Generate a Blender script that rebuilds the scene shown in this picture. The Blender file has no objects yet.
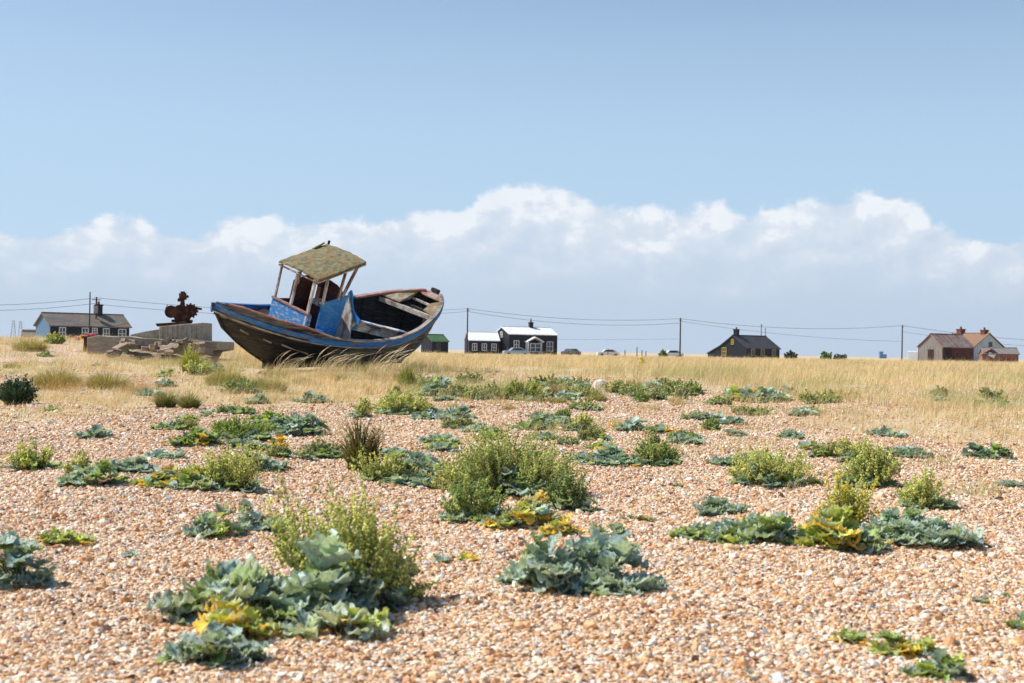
import bpy, math, random
import numpy as np
R_ = random.Random(7)
rng = np.random.default_rng(11)
sc = bpy.context.scene
COL = sc.collection
rad = math.radians

# ------------------------------------------------------------------ camera
FPX = 50.0 * 1024 / 36.0
HOR = 350.5
rho = rad(1.0); pit = math.atan((HOR - 341.5) / FPX)
CAM = np.array([0.0, 0.0, 1.5])
_fw = np.array([0, math.cos(pit), math.sin(pit)])
_u0 = np.array([0, -math.sin(pit), math.cos(pit)]); _r0 = np.array([1.0, 0, 0])
_rt = math.cos(rho) * _r0 + math.sin(rho) * _u0
_up = -math.sin(rho) * _r0 + math.cos(rho) * _u0

def smooth(e0, e1, x):
    t = np.clip((np.asarray(x, float) - e0) / (e1 - e0), 0, 1)
    return t * t * (3 - 2 * t)

def vnoise(x, y, s, seed=0):
    """cheap value noise"""
    x = x / s + seed * 17.3; y = y / s + seed * 9.1
    xi = np.floor(x); yi = np.floor(y); fx = x - xi; fy = y - yi; fx = fx * fx * (3 - 2 * fx); fy = fy * fy * (3 - 2 * fy)
    h = lambda a, b: np.modf(np.abs(np.sin(a * 127.1 + b * 311.7 + seed) * 43758.5453))[0]
    return (h(xi, yi) * (1 - fx) + h(xi + 1, yi) * fx) * (1 - fy) + (h(xi, yi + 1) * (1 - fx) + h(xi + 1, yi + 1) * fx) * fy

_PY = np.array([-60, 0, 6, 10, 15, 20, 25, 30, 36, 45, 60, 100, 200, 400, 1000, 8000.])
_PZ = np.array([-.05, 0, 0, .05, .2, .41, .61, .79, .93, .99, 1.0, 1.0, .9, .7, .3, 0.])
def ground_z(x, y):
    x = np.asarray(x, float); y = np.asarray(y, float)
    z = (np.interp(y - 1.5, _PY, _PZ) + np.interp(y, _PY, _PZ) * 2 + np.interp(y + 1.5, _PY, _PZ)) / 4
    m = np.exp(-((x + 18) / 7.5) ** 2) * smooth(33, 48, y) * (1 - smooth(62, 95, y))
    z = z + .56 * m
    z = z + .10 * smooth(8, 28, x) * smooth(40, 70, y) * (1 - smooth(110, 200, y))
    f = smooth(4, 9, y) * (1 - smooth(60, 120, y))
    z = z + f * (.035 * np.sin(x * .9 + 1.3 * np.sin(y * .31)) + .03 * np.sin(y * .8 + x * .23) + .018 * np.sin(x * 2.3 + y * 1.7) + .05 * (vnoise(x, y, 1.6, 21) - .5) + .03 * (vnoise(x, y, .6, 22) - .5))
    return z

def ray(u, v):
    return _fw + _rt * (u - 512) / FPX - _up * (v - 341.5) / FPX
def at(u, v, Y):
    d = ray(u, v); return CAM + d * (Y / d[1])
def on_ground(u, v, near=4.0, far=70.0):
    d = ray(u, v)
    Ys = np.concatenate([np.arange(near, 30, .02), np.arange(30, far, .1)]); Q = CAM[None] + d[None] * (Ys / d[1])[:, None]
    hit = np.nonzero(Q[:, 2] <= ground_z(Q[:, 0], Q[:, 1]))[0]
    return Q[hit[0]] if len(hit) else Q[-1]
def gx(u, Y):
    P = at(u, HOR, Y); return float(P[0])

# ------------------------------------------------------------------ materials
def new_mat(name):
    m = bpy.data.materials.new(name); m.use_nodes = True
    nt = m.node_tree; b = nt.nodes['Principled BSDF']
    return m, nt, b
def N(nt, t, **k):
    n = nt.nodes.new(t)
    for a, v in k.items(): setattr(n, a, v)
    return n
def ramp(nt, stops, interp='LINEAR'):
    r = N(nt, 'ShaderNodeValToRGB'); cr = r.color_ramp; cr.interpolation = interp
    cr.elements[0].position = stops[0][0]; cr.elements[0].color = (*stops[0][1], 1)
    cr.elements[1].position = stops[-1][0]; cr.elements[1].color = (*stops[-1][1], 1)
    for p, c in stops[1:-1]:
        e = cr.elements.new(p); e.color = (*c, 1)
    return r
def mixc(nt, a, b, f, mode='MIX'):
    m = N(nt, 'ShaderNodeMix', data_type='RGBA', blend_type=mode)
    for sock, val in ((m.inputs[0], f), (m.inputs[6], a), (m.inputs[7], b)):
        if hasattr(val, 'is_output') or isinstance(val, bpy.types.NodeSocket): nt.links.new(val, sock)
        elif isinstance(val, (int, float)): sock.default_value = val
        else: sock.default_value = (*val, 1)
    return m.outputs[2]
def noise(nt, scale, detail=4, rough=.55, vec=None, dist=0):
    n = N(nt, 'ShaderNodeTexNoise'); n.inputs['Scale'].default_value = scale
    n.inputs['Detail'].default_value = detail; n.inputs['Roughness'].default_value = rough
    n.inputs['Distortion'].default_value = dist
    if vec is not None: nt.links.new(vec, n.inputs['Vector'])
    return n
def bump(nt, h, b, strength=.5, dist=.01):
    n = N(nt, 'ShaderNodeBump'); n.inputs['Strength'].default_value = strength; n.inputs['Distance'].default_value = dist
    nt.links.new(h, n.inputs['Height']); nt.links.new(n.outputs[0], b.inputs['Normal'])
    return n
def objco(nt, scale=(1, 1, 1)):
    tc = N(nt, 'ShaderNodeTexCoord'); mp = N(nt, 'ShaderNodeMapping'); mp.inputs['Scale'].default_value = scale
    nt.links.new(tc.outputs['Object'], mp.inputs['Vector']); return mp.outputs[0]

def worn(name, c1, c2, scale=4, stretch=(1, 1, 1), thr=(.45, .6), rough=.8, bs=.4, bd=.01, c3=None, spec=.2):
    """two-tone weathered surface: c1 mostly, c2 in worn patches"""
    m, nt, b = new_mat(name)
    v = objco(nt, stretch)
    n = noise(nt, scale, 8, .65, v); n2 = noise(nt, scale * 5, 4, .6, v)
    r = ramp(nt, [(thr[0], (0, 0, 0)), (thr[1], (1, 1, 1))]); nt.links.new(n.outputs[0], r.inputs[0])
    c = mixc(nt, c1, c2, r.outputs[0])
    if c3:
        n3 = noise(nt, scale * .6, 6, .6, v); r3 = ramp(nt, [(.5, (0, 0, 0)), (.62, (1, 1, 1))]); nt.links.new(n3.outputs[1] if False else n3.outputs[0], r3.inputs[0])
        n3.inputs['Distortion'].default_value = 1.5
        c = mixc(nt, c, c3, r3.outputs[0])
    vv = ramp(nt, [(.3, (.65, .65, .65)), (.7, (1.2, 1.2, 1.2))]); nt.links.new(n2.outputs[0], vv.inputs[0])
    c = mixc(nt, c, vv.outputs[0], 1.0, 'MULTIPLY')
    nt.links.new(c, b.inputs['Base Color']); b.inputs['Roughness'].default_value = rough
    b.inputs['Specular IOR Level'].default_value = spec
    bump(nt, n2.outputs[0], b, bs, bd)
    return m

def attr_mat(name, rough=.6, trans=.3, tint=(1.15, 1.1, .5), nscale=60, spec=.3, bumpd=.002, veins=False):
    m, nt, b = new_mat(name)
    a = N(nt, 'ShaderNodeAttribute', attribute_name='Col')
    n = noise(nt, nscale, 3, .6, objco(nt))
    v = ramp(nt, [(.3, (.72, .72, .72)), (.7, (1.25, 1.25, 1.25))]); nt.links.new(n.outputs[0], v.inputs[0])
    c = mixc(nt, a.outputs[0], v.outputs[0], 1.0, 'MULTIPLY')
    nt.links.new(c, b.inputs['Base Color']); b.inputs['Roughness'].default_value = rough
    b.inputs['Specular IOR Level'].default_value = spec
    if bumpd: bump(nt, n.outputs[0], b, .6, bumpd)
    if trans > 0:
        t = N(nt, 'ShaderNodeBsdfTranslucent'); tc = mixc(nt, c, tint, 1.0, 'MULTIPLY')
        nt.links.new(tc, t.inputs[0])
        mx = N(nt, 'ShaderNodeMixShader'); mx.inputs[0].default_value = trans
        nt.links.new(b.outputs[0], mx.inputs[1]); nt.links.new(t.outputs[0], mx.inputs[2])
        nt.links.new(mx.outputs[0], nt.nodes['Material Output'].inputs[0])
    return m

PEB = [(0, (.11, .07, .05)), (.08, (.27, .135, .07)), (.18, (.52, .26, .11)), (.3, (.67, .37, .165)), (.44, (.73, .46, .24)), (.56, (.78, .59, .40)),
       (.7, (.83, .70, .53)), (.82, (.87, .80, .69)), (.9, (.36, .33, .31)), (.94, (.86, .82, .75)), (1, (.90, .88, .85))]
def pebble_mat():
    m, nt, b = new_mat('flint_pebble')
    a = N(nt, 'ShaderNodeAttribute', attribute_name='pc', attribute_type='INSTANCER')
    r = ramp(nt, PEB); nt.links.new(a.outputs['Fac'], r.inputs[0])
    n = noise(nt, 1.3, 3, .6, objco(nt)); v = ramp(nt, [(.3, (.75, .72, .7)), (.7, (1.2, 1.2, 1.2))]); nt.links.new(n.outputs[0], v.inputs[0])
    nt.links.new(mixc(nt, r.outputs[0], v.outputs[0], 1.0, 'MULTIPLY'), b.inputs['Base Color'])
    b.inputs['Roughness'].default_value = .5; b.inputs['Specular IOR Level'].default_value = .35
    return m
def shingle_mat():
    m, nt, b = new_mat('shingle_ground')
    tc = N(nt, 'ShaderNodeTexCoord'); V = tc.outputs['Object']
    vo = N(nt, 'ShaderNodeTexVoronoi'); vo.inputs['Scale'].default_value = 36; nt.links.new(V, vo.inputs['Vector'])
    sp = N(nt, 'ShaderNodeSeparateColor'); nt.links.new(vo.outputs['Color'], sp.inputs[0])
    r = ramp(nt, PEB); nt.links.new(sp.outputs[0], r.inputs[0])
    edge = ramp(nt, [(.0, (1, 1, 1)), (.55, (.9, .88, .85)), (.9, (.5, .4, .34))]); nt.links.new(vo.outputs['Distance'], edge.inputs[0])
    c = mixc(nt, r.outputs[0], edge.outputs[0], 1.0, 'MULTIPLY')
    # dry thatch between the grass stems, from the ridge outwards
    ta = N(nt, 'ShaderNodeAttribute', attribute_name='thatch')
    n = noise(nt, 3.0, 6, .65, V)
    mu = N(nt, 'ShaderNodeMath', operation='MULTIPLY_ADD'); nt.links.new(n.outputs[0], mu.inputs[0]); mu.inputs[1].default_value = .9; mu.inputs[2].default_value = -.45
    ad = N(nt, 'ShaderNodeMath', operation='ADD'); nt.links.new(ta.outputs['Fac'], ad.inputs[0]); nt.links.new(mu.outputs[0], ad.inputs[1])
    f = ramp(nt, [(.35, (0, 0, 0)), (.7, (1, 1, 1))]); nt.links.new(ad.outputs[0], f.inputs[0])
    n2 = noise(nt, 9, 6, .7, V); th = ramp(nt, [(.3, (.42, .31, .17)), (.7, (.68, .54, .34))]); nt.links.new(n2.outputs[0], th.inputs[0])
    c = mixc(nt, c, th.outputs[0], f.outputs[0])
    nt.links.new(c, b.inputs['Base Color']); b.inputs['Roughness'].default_value = .75; b.inputs['Specular IOR Level'].default_value = .25
    inv = N(nt, 'ShaderNodeMath', operation='SUBTRACT'); inv.inputs[0].default_value = 1; nt.links.new(vo.outputs['Distance'], inv.inputs[1])
    bump(nt, inv.outputs[0], b, .9, .02)
    return m

M = {}
M['pebble'] = pebble_mat(); M['shingle'] = shingle_mat()
M['leaf'] = attr_mat('leaf', .55, .30, (1.4, 1.3, .6), 70, .35, .004)
M['pod'] = attr_mat('pod', .55, .38, (1.35, 1.3, .6), 30, .3, 0)
M['straw'] = attr_mat('straw', .6, .35, (1.1, 1.0, .8), 25, .25, 0)
M['hull'] = worn('tarred_planks', (.10, .092, .085), (.27, .25, .225), 2.2, (.5, 1, 6), (.42, .62), .85, .5, .012, (.035, .028, .024))
M['hull_dark'] = worn('black_tar', (.022, .021, .021), (.10, .088, .075), 3, (.6, 1, 5), (.5, .72), .7, .5, .012)
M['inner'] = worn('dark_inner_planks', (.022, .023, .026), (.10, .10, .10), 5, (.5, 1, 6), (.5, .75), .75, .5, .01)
M['blue'] = worn('peeling_blue_paint', (.03, .22, .62), (.10, .33, .66), 3, (.6, 1, 1.5), (.45, .7), .6, .3, .006, None)
M['blue_strake'] = worn('worn_blue_strake', (.035, .17, .47), (.17, .16, .155), 2.6, (.5, 1, 2.5), (.53, .58), .7, .4, .006, (.07, .24, .52))
M['blue_flaked'] = worn('flaked_blue_paint', (.06, .29, .66), (.46, .46, .46), 7, (.5, 1, 2.2), (.52, .58), .7, .5, .006)
M['blue_white'] = worn('blue_and_white_paint', (.80, .80, .78), (.05, .22, .52), 2.2, (.6, 1, 1), (.54, .58), .7, .4, .006, (.30, .20, .13))
M['white_worn'] = worn('worn_white_paint', (.60, .57, .53), (.30, .22, .17), 6, (1, 1, .3), (.5, .58), .75, .4, .005)
M['pale_rail'] = worn('bleached_rail', (.50, .44, .38), (.22, .18, .15), 5, (.4, 1, 1), (.45, .6), .8, .5, .006)
M['red_rail'] = worn('faded_red_rail', (.36, .16, .13), (.40, .32, .27), 4, (.4, 1, 1), (.48, .58), .8, .4, .006)
M['oxblood'] = worn('oxblood_paint', (.075, .022, .018), (.14, .07, .05), 4, (1, 1, 1), (.5, .7), .7, .4, .006)
M['post_brown'] = worn('brown_post', (.17, .085, .06), (.52, .45, .40), 5, (1, 1, .35), (.5, .6), .8, .4, .005)
M['lichen'] = worn('lichened_felt', (.15, .135, .085), (.27, .26, .15), 9, (1, 1, 1), (.42, .58), .9, .8, .012, (.30, .17, .06))
M['lichen_deck'] = worn('lichened_deck', (.23, .18, .12), (.35, .20, .06), 6, (1, 1, 1), (.47, .6), .9, .6, .01, (.36, .33, .27))
M['teal'] = worn('green_rail', (.05, .13, .11), (.02, .02, .02), 5, (.5, 1, 1), (.5, .6), .8, .4, .006)
M['rust'] = worn('rust', (.06, .025, .018), (.13, .055, .032), 6, (1, 1, 1), (.45, .6), .85, .7, .012, (.03, .015, .012))
M['concrete'] = worn('old_concrete', (.42, .37, .29), (.31, .26, .20), 3, (1, 1, .5), (.45, .65), .9, .5, .012, (.40, .37, .31))
M['concrete_brown'] = worn('brown_concrete', (.33, .27, .20), (.44, .38, .31), 3, (.6, 1, 2), (.45, .65), .9, .6, .015)
M['stone'] = worn('rubble', (.27, .20, .14), (.42, .34, .26), 4, (1, 1, 2), (.45, .65), .9, .7, .02)
M['black_board'] = worn('tarred_weatherboard', (.012, .014, .02), (.025, .028, .038), 2, (1, 1, 6), (.4, .7), .6, .6, .02)
M['blue_board'] = worn('blue_grey_board', (.10, .19, .29), (.14, .24, .34), 2, (1, 1, 6), (.4, .7), .7, .5, .02)
M['roof_grey'] = worn('grey_slate', (.17, .155, .15), (.24, .205, .17), .8, (1, 3, 1), (.45, .62), .7, .5, .03, (.22, .145, .09))
M['roof_dark'] = worn('dark_slate', (.055, .055, .06), (.085, .08, .085), 1, (1, 3, 1), (.45, .62), .6, .5, .03)
M['roof_white'] = worn('white_sheet_roof', (.88, .88, .88), (.80, .81, .82), 1, (4, 1, 1), (.45, .7), .5, .3, .02)
M['roof_green'] = worn('green_felt_roof', (.06, .155, .06), (.10, .20, .09), 1.5, (1, 1, 1), (.45, .62), .9, .4, .02)
M['roof_tile'] = worn('orange_tiles', (.27, .16, .10), (.20, .15, .11), 1.3, (1, 4, 1), (.45, .62), .85, .6, .03, (.30, .13, .075))
M['white_paint'] = worn('white_paint', (.76, .77, .78), (.66, .66, .66), 2, (1, 1, 1), (.5, .75), .5, .2, .005)
M['white_wall'] = worn('pale_render', (.50, .57, .64), (.40, .45, .50), 1, (1, 1, 1), (.45, .7), .8, .3, .01)
M['yellow_paint'] = worn('yellow_paint', (.50, .36, .08), (.40, .28, .07), 2, (1, 1, 1), (.5, .75), .5, .2, .005)
M['barn_wood'] = worn('silvered_boards', (.27, .25, .23), (.15, .13, .115), 1.4, (5, 5, .3), (.42, .62), .9, .7, .03)
M['barn_dark'] = worn('black_brown_boards', (.03, .022, .02), (.09, .045, .035), 1.4, (5, 5, .3), (.45, .62), .9, .7, .03)
M['barn_red'] = worn('red_brown_boards', (.10, .035, .025), (.16, .08, .06), 1.4, (5, 5, .3), (.45, .62), .9, .7, .03)
M['brick'] = worn('chimney_brick', (.20, .08, .055), (.13, .06, .045), 4, (1, 1, 1), (.45, .62), .9, .5, .02)
M['shack'] = worn('rust_shack', (.24, .085, .05), (.32, .27, .24), 1.6, (4, 4, .5), (.5, .6), .85, .6, .02)
M['tar'] = worn('pole_wood', (.07, .055, .045), (.11, .09, .075), 3, (1, 1, .2), (.45, .65), .9, .4, .01)
M['steel'] = worn('galvanised', (.30, .32, .34), (.22, .24, .26), 3, (1, 1, 1), (.45, .65), .6, .2, .01)
M['wire'] = worn('wire', (.05, .05, .055), (.07, .07, .07), 3, (1, 1, 1), (.45, .65), .6, .1, .001)
M['bark'] = worn('woody_stem', (.13, .085, .06), (.22, .17, .12), 20, (1, 1, .3), (.45, .6), .9, .5, .004)
M['rubber'] = worn('tyre', (.02, .02, .02), (.03, .03, .03), 5, (1, 1, 1), (.5, .7), .8, .2, .004)
M['white_stone'] = worn('chalky_stone', (.72, .70, .66), (.55, .52, .48), 6, (1, 1, 1), (.5, .7), .8, .5, .01)
M['far_blue'] = worn('blue_cladding', (.10, .22, .42), (.14, .27, .48), .4, (1, 1, 1), (.5, .7), .6, .2, .01)
def carpaint(name, c):
    m, nt, b = new_mat(name); n = noise(nt, 3, 3, .5, objco(nt))
    r = ramp(nt, [(.3, tuple(x * .9 for x in c)), (.7, c)]); nt.links.new(n.outputs[0], r.inputs[0]); nt.links.new(r.outputs[0], b.inputs['Base Color'])
    b.inputs['Roughness'].default_value = .3; b.inputs['Coat Weight'].default_value = .6; return m
M['car_blue'] = carpaint('pale_blue_car_paint', (.35, .45, .55)); M['car_dark'] = carpaint('dark_car_paint', (.03, .035, .04)); M['car_white'] = carpaint('white_car_paint', (.75, .75, .75))
m, nt, b = new_mat('window_glass'); n = noise(nt, 2, 2, .5, objco(nt)); r = ramp(nt, [(.3, (.02, .03, .04)), (.7, (.06, .08, .10))])
nt.links.new(n.outputs[0], r.inputs[0]); nt.links.new(r.outputs[0], b.inputs['Base Color']); b.inputs['Roughness'].default_value = .08; M['glass'] = m
# barn roof: old paint in running bands, rust red, green and grey
m, nt, b = new_mat('striped_tin_roof'); V = objco(nt)
wv = N(nt, 'ShaderNodeTexWave', wave_type='BANDS', bands_direction='X'); wv.inputs['Scale'].default_value = .16; wv.inputs['Distortion'].default_value = 1.2; wv.inputs['Detail'].default_value = 3
nt.links.new(V, wv.inputs['Vector'])
r = ramp(nt, [(0, (.30, .08, .05)), (.25, (.33, .29, .25)), (.42, (.09, .19, .14)), (.55, (.32, .09, .055)), (.75, (.34, .31, .28)), (1, (.20, .06, .045))]); nt.links.new(wv.outputs['Fac'], r.inputs[0])
n = noise(nt, 5, 6, .7, V); v = ramp(nt, [(.35, (.4, .35, .33)), (.6, (1.15, 1.15, 1.15))]); nt.links.new(n.outputs[0], v.inputs[0])
ng = noise(nt, .9, 5, .6, V); rg = ramp(nt, [(.46, (0, 0, 0)), (.56, (1, 1, 1))]); nt.links.new(ng.outputs[0], rg.inputs[0])
nt.links.new(mixc(nt, mixc(nt, r.outputs[0], (.30, .27, .25), rg.outputs[0]), v.outputs[0], 1.0, 'MULTIPLY'), b.inputs['Base Color']); b.inputs['Roughness'].default_value = .7; bump(nt, n.outputs[0], b, .5, .02); M['striped'] = m

# ------------------------------------------------------------------ mesh helpers
def link(o, parent=None):
    COL.objects.link(o)
    if parent is not None: o.parent = parent
    return o
def tag(o, label=None, cat=None, group=None, kind=None):
    if label: o['label'] = label
    if cat: o['category'] = cat
    if group: o['group'] = group
    if kind: o['kind'] = kind
    return o
def empty(name, loc, rz=0, label=None, cat=None, group=None):
    o = bpy.data.objects.new(name, None); o.empty_display_size = .3
    o.location = tuple(float(c) for c in loc); o.rotation_euler = (0, 0, rz)
    link(o); return tag(o, label, cat, group)
def mesh_np(name, V, quads, cols=None, mat=None, parent=None, smooth_=True, tris=None):
    me = bpy.data.meshes.new(name); V = np.asarray(V, np.float32)
    nq = 0 if quads is None else len(quads); ntv = 0 if tris is None else len(tris)
    me.vertices.add(len(V)); me.vertices.foreach_set('co', V.ravel())
    idx = []; st = []; tot = []
    if nq: idx.append(np.asarray(quads, np.int32).ravel()); st.append(np.arange(nq) * 4); tot.append(np.full(nq, 4))
    if ntv: idx.append(np.asarray(tris, np.int32).ravel()); st.append(nq * 4 + np.arange(ntv) * 3); tot.append(np.full(ntv, 3))
    idx = np.concatenate(idx).astype(np.int32)
    me.loops.add(len(idx)); me.loops.foreach_set('vertex_index', idx)
    me.polygons.add(nq + ntv)
    me.polygons.foreach_set('loop_start', np.concatenate(st).astype(np.int32)); me.polygons.foreach_set('loop_total', np.concatenate(tot).astype(np.int32))
    me.update(calc_edges=True)
    if smooth_: me.polygons.foreach_set('use_smooth', np.ones(nq + ntv, bool))
    if cols is not None:
        a = me.color_attributes.new('Col', 'FLOAT_COLOR', 'POINT'); c4 = np.ones((len(V), 4), np.float32); c4[:, :3] = cols
        a.data.foreach_set('color', c4.ravel())
    if mat: me.materials.append(mat)
    return link(bpy.data.objects.new(name, me), parent)

class MB:
    def __init__(s): s.v = []; s.f = []
    def add(s, vs, fs):
        k = len(s.v); s.v += [tuple(float(c) for c in p) for p in vs]; s.f += [tuple(i + k for i in f) for f in fs]; return s
    def box(s, c, d, rz=0, rx=0, ry=0, jit=0):
        cz, sz = math.cos(rz), math.sin(rz); cx, sx = math.cos(rx), math.sin(rx); cy, sy = math.cos(ry), math.sin(ry)
        vs = []
        for z in (-.5, .5):
            for x, y in ((-.5, -.5), (.5, -.5), (.5, .5), (-.5, .5)):
                p = [x * d[0] + R_.uniform(-jit, jit), y * d[1] + R_.uniform(-jit, jit), z * d[2] + R_.uniform(-jit, jit)]
                p = [p[0], p[1] * cx - p[2] * sx, p[1] * sx + p[2] * cx]
                p = [p[0] * cy + p[2] * sy, p[1], -p[0] * sy + p[2] * cy]
                vs.append((c[0] + p[0] * cz - p[1] * sz, c[1] + p[0] * sz + p[1] * cz, c[2] + p[2]))
        return s.add(vs, [(3, 2, 1, 0), (4, 5, 6, 7), (0, 1, 5, 4), (1, 2, 6, 5), (2, 3, 7, 6), (3, 0, 4, 7)])
    def beam(s, a, b, w, h, up=(0, 0, 1)):
        a = np.array(a, float); b = np.array(b, float); d = b - a; d /= np.linalg.norm(d); up = np.array(up, float)
        sd = np.cross(d, up); sd /= np.linalg.norm(sd); u = np.cross(sd, d); vs = []
        for P in (a, b):
            for x, y in ((-1, -1), (1, -1), (1, 1), (-1, 1)): vs.append(P + sd * x * w / 2 + u * y * h / 2)
        return s.add(vs, [(3, 2, 1, 0), (4, 5, 6, 7), (0, 1, 5, 4), (1, 2, 6, 5), (2, 3, 7, 6), (3, 0, 4, 7)])
    def tube(s, pts, r, n=8, caps=True):
        pts = [np.array(p, float) for p in pts]; rs = r if isinstance(r, (list, tuple)) else [r] * len(pts); vs = []
        for i, P in enumerate(pts):
            d = pts[min(i + 1, len(pts) - 1)] - pts[max(i - 1, 0)]; d = d / (np.linalg.norm(d) + 1e-9)
            u = np.array([0, 0, 1.]) if abs(d[2]) < .9 else np.array([1., 0, 0]); a = np.cross(d, u); a /= np.linalg.norm(a); b = np.cross(a, d)
            for k in range(n):
                t = 2 * math.pi * k / n; vs.append(P + (a * math.cos(t) + b * math.sin(t)) * rs[i])
        fs = [(i * n + k, i * n + (k + 1) % n, (i + 1) * n + (k + 1) % n, (i + 1) * n + k) for i in range(len(pts) - 1) for k in range(n)]
        if caps: fs += [tuple(range(n))[::-1], tuple((len(pts) - 1) * n + k for k in range(n))]
        return s.add(vs, fs)
    def prism(s, poly, off):
        """polygon of 3-D points extruded by a vector"""
        n = len(poly); off = np.array(off, float); vs = [np.array(p, float) for p in poly] + [np.array(p, float) + off for p in poly]
        return s.add(vs, [tuple(range(n))[::-1], tuple(range(n, 2 * n))] + [(i, (i + 1) % n, (i + 1) % n + n, i + n) for i in range(n)])
    def build(s, name, mat, parent=None, smooth_=False, bevel=0):
        me = bpy.data.meshes.new(name); me.from_pydata(s.v, [], s.f); me.update()
        if smooth_: me.polygons.foreach_set('use_smooth', np.ones(len(me.polygons), bool))
        me.materials.append(mat); o = link(bpy.data.objects.new(name, me), parent)
        if bevel:
            b = o.modifiers.new('bevel', 'BEVEL'); b.width = bevel; b.segments = 2; b.limit_method = 'ANGLE'
        return o

# ------------------------------------------------------------------ ground
def grass_density(x, y):
    n = .6 * vnoise(x, y, 3.2, 1) + .4 * vnoise(x, y, 1.1, 2)
    u = x / y
    start = np.interp(u, [-.45, -.30, -.22, -.1, 0, .1, .2, .27, .36, .45], [23, 23, 23.5, 25, 25, 24, 21, 18, 16, 15.5])
    d = smooth(-3.5, 4, y - start + 7 * (n - .5))
    d = d * (.45 + .55 * smooth(.22, .55, n)) + smooth(-11, 0, y - start) * smooth(.5, .68, n) * .5
    lf = smooth(-.2, -.27, u) * smooth(60, 44, y)           # shingle shows more on the left mound
    d = d * (1 - .7 * lf * smooth(.62, .4, n))
    bare = .75 * smooth(.55, .75, vnoise(x, y * .6, 2.3, 5)) * smooth(36, 29, y) * smooth(0, .05, u)
    return np.clip(d * (1 - .9 * bare), 0, 1)
xs = np.concatenate([-np.geomspace(8000, 42, 40), np.arange(-40, -12, 1.0), np.arange(-12, 12, .25), np.arange(12, 41, 1.0), np.geomspace(42, 8000, 40)])
ys = np.concatenate([np.linspace(-2000, -20, 12), np.arange(-18, 4, 1.5), np.arange(4, 40, .25), np.arange(40, 100, 1.0), np.geomspace(101, 8000, 50)])
X, Y = np.meshgrid(xs, ys); Z = ground_z(X, Y); nx, ny = len(xs), len(ys)
i, j = np.meshgrid(np.arange(nx - 1), np.arange(ny - 1)); a = (j * nx + i).ravel()
g = mesh_np('ground', np.stack([X, Y, Z], -1).reshape(-1, 3), np.stack([a, a + 1, a + nx + 1, a + nx], 1), None, M['shingle'])
_at = g.data.attributes.new('thatch', 'FLOAT', 'POINT'); _at.data.foreach_set('value', np.clip(grass_density(X, Y) * 1.1, 0, 1).astype(np.float32).ravel())
tag(g, 'pale orange shingle beach rising to a dry grassy ridge', kind='structure')

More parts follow.
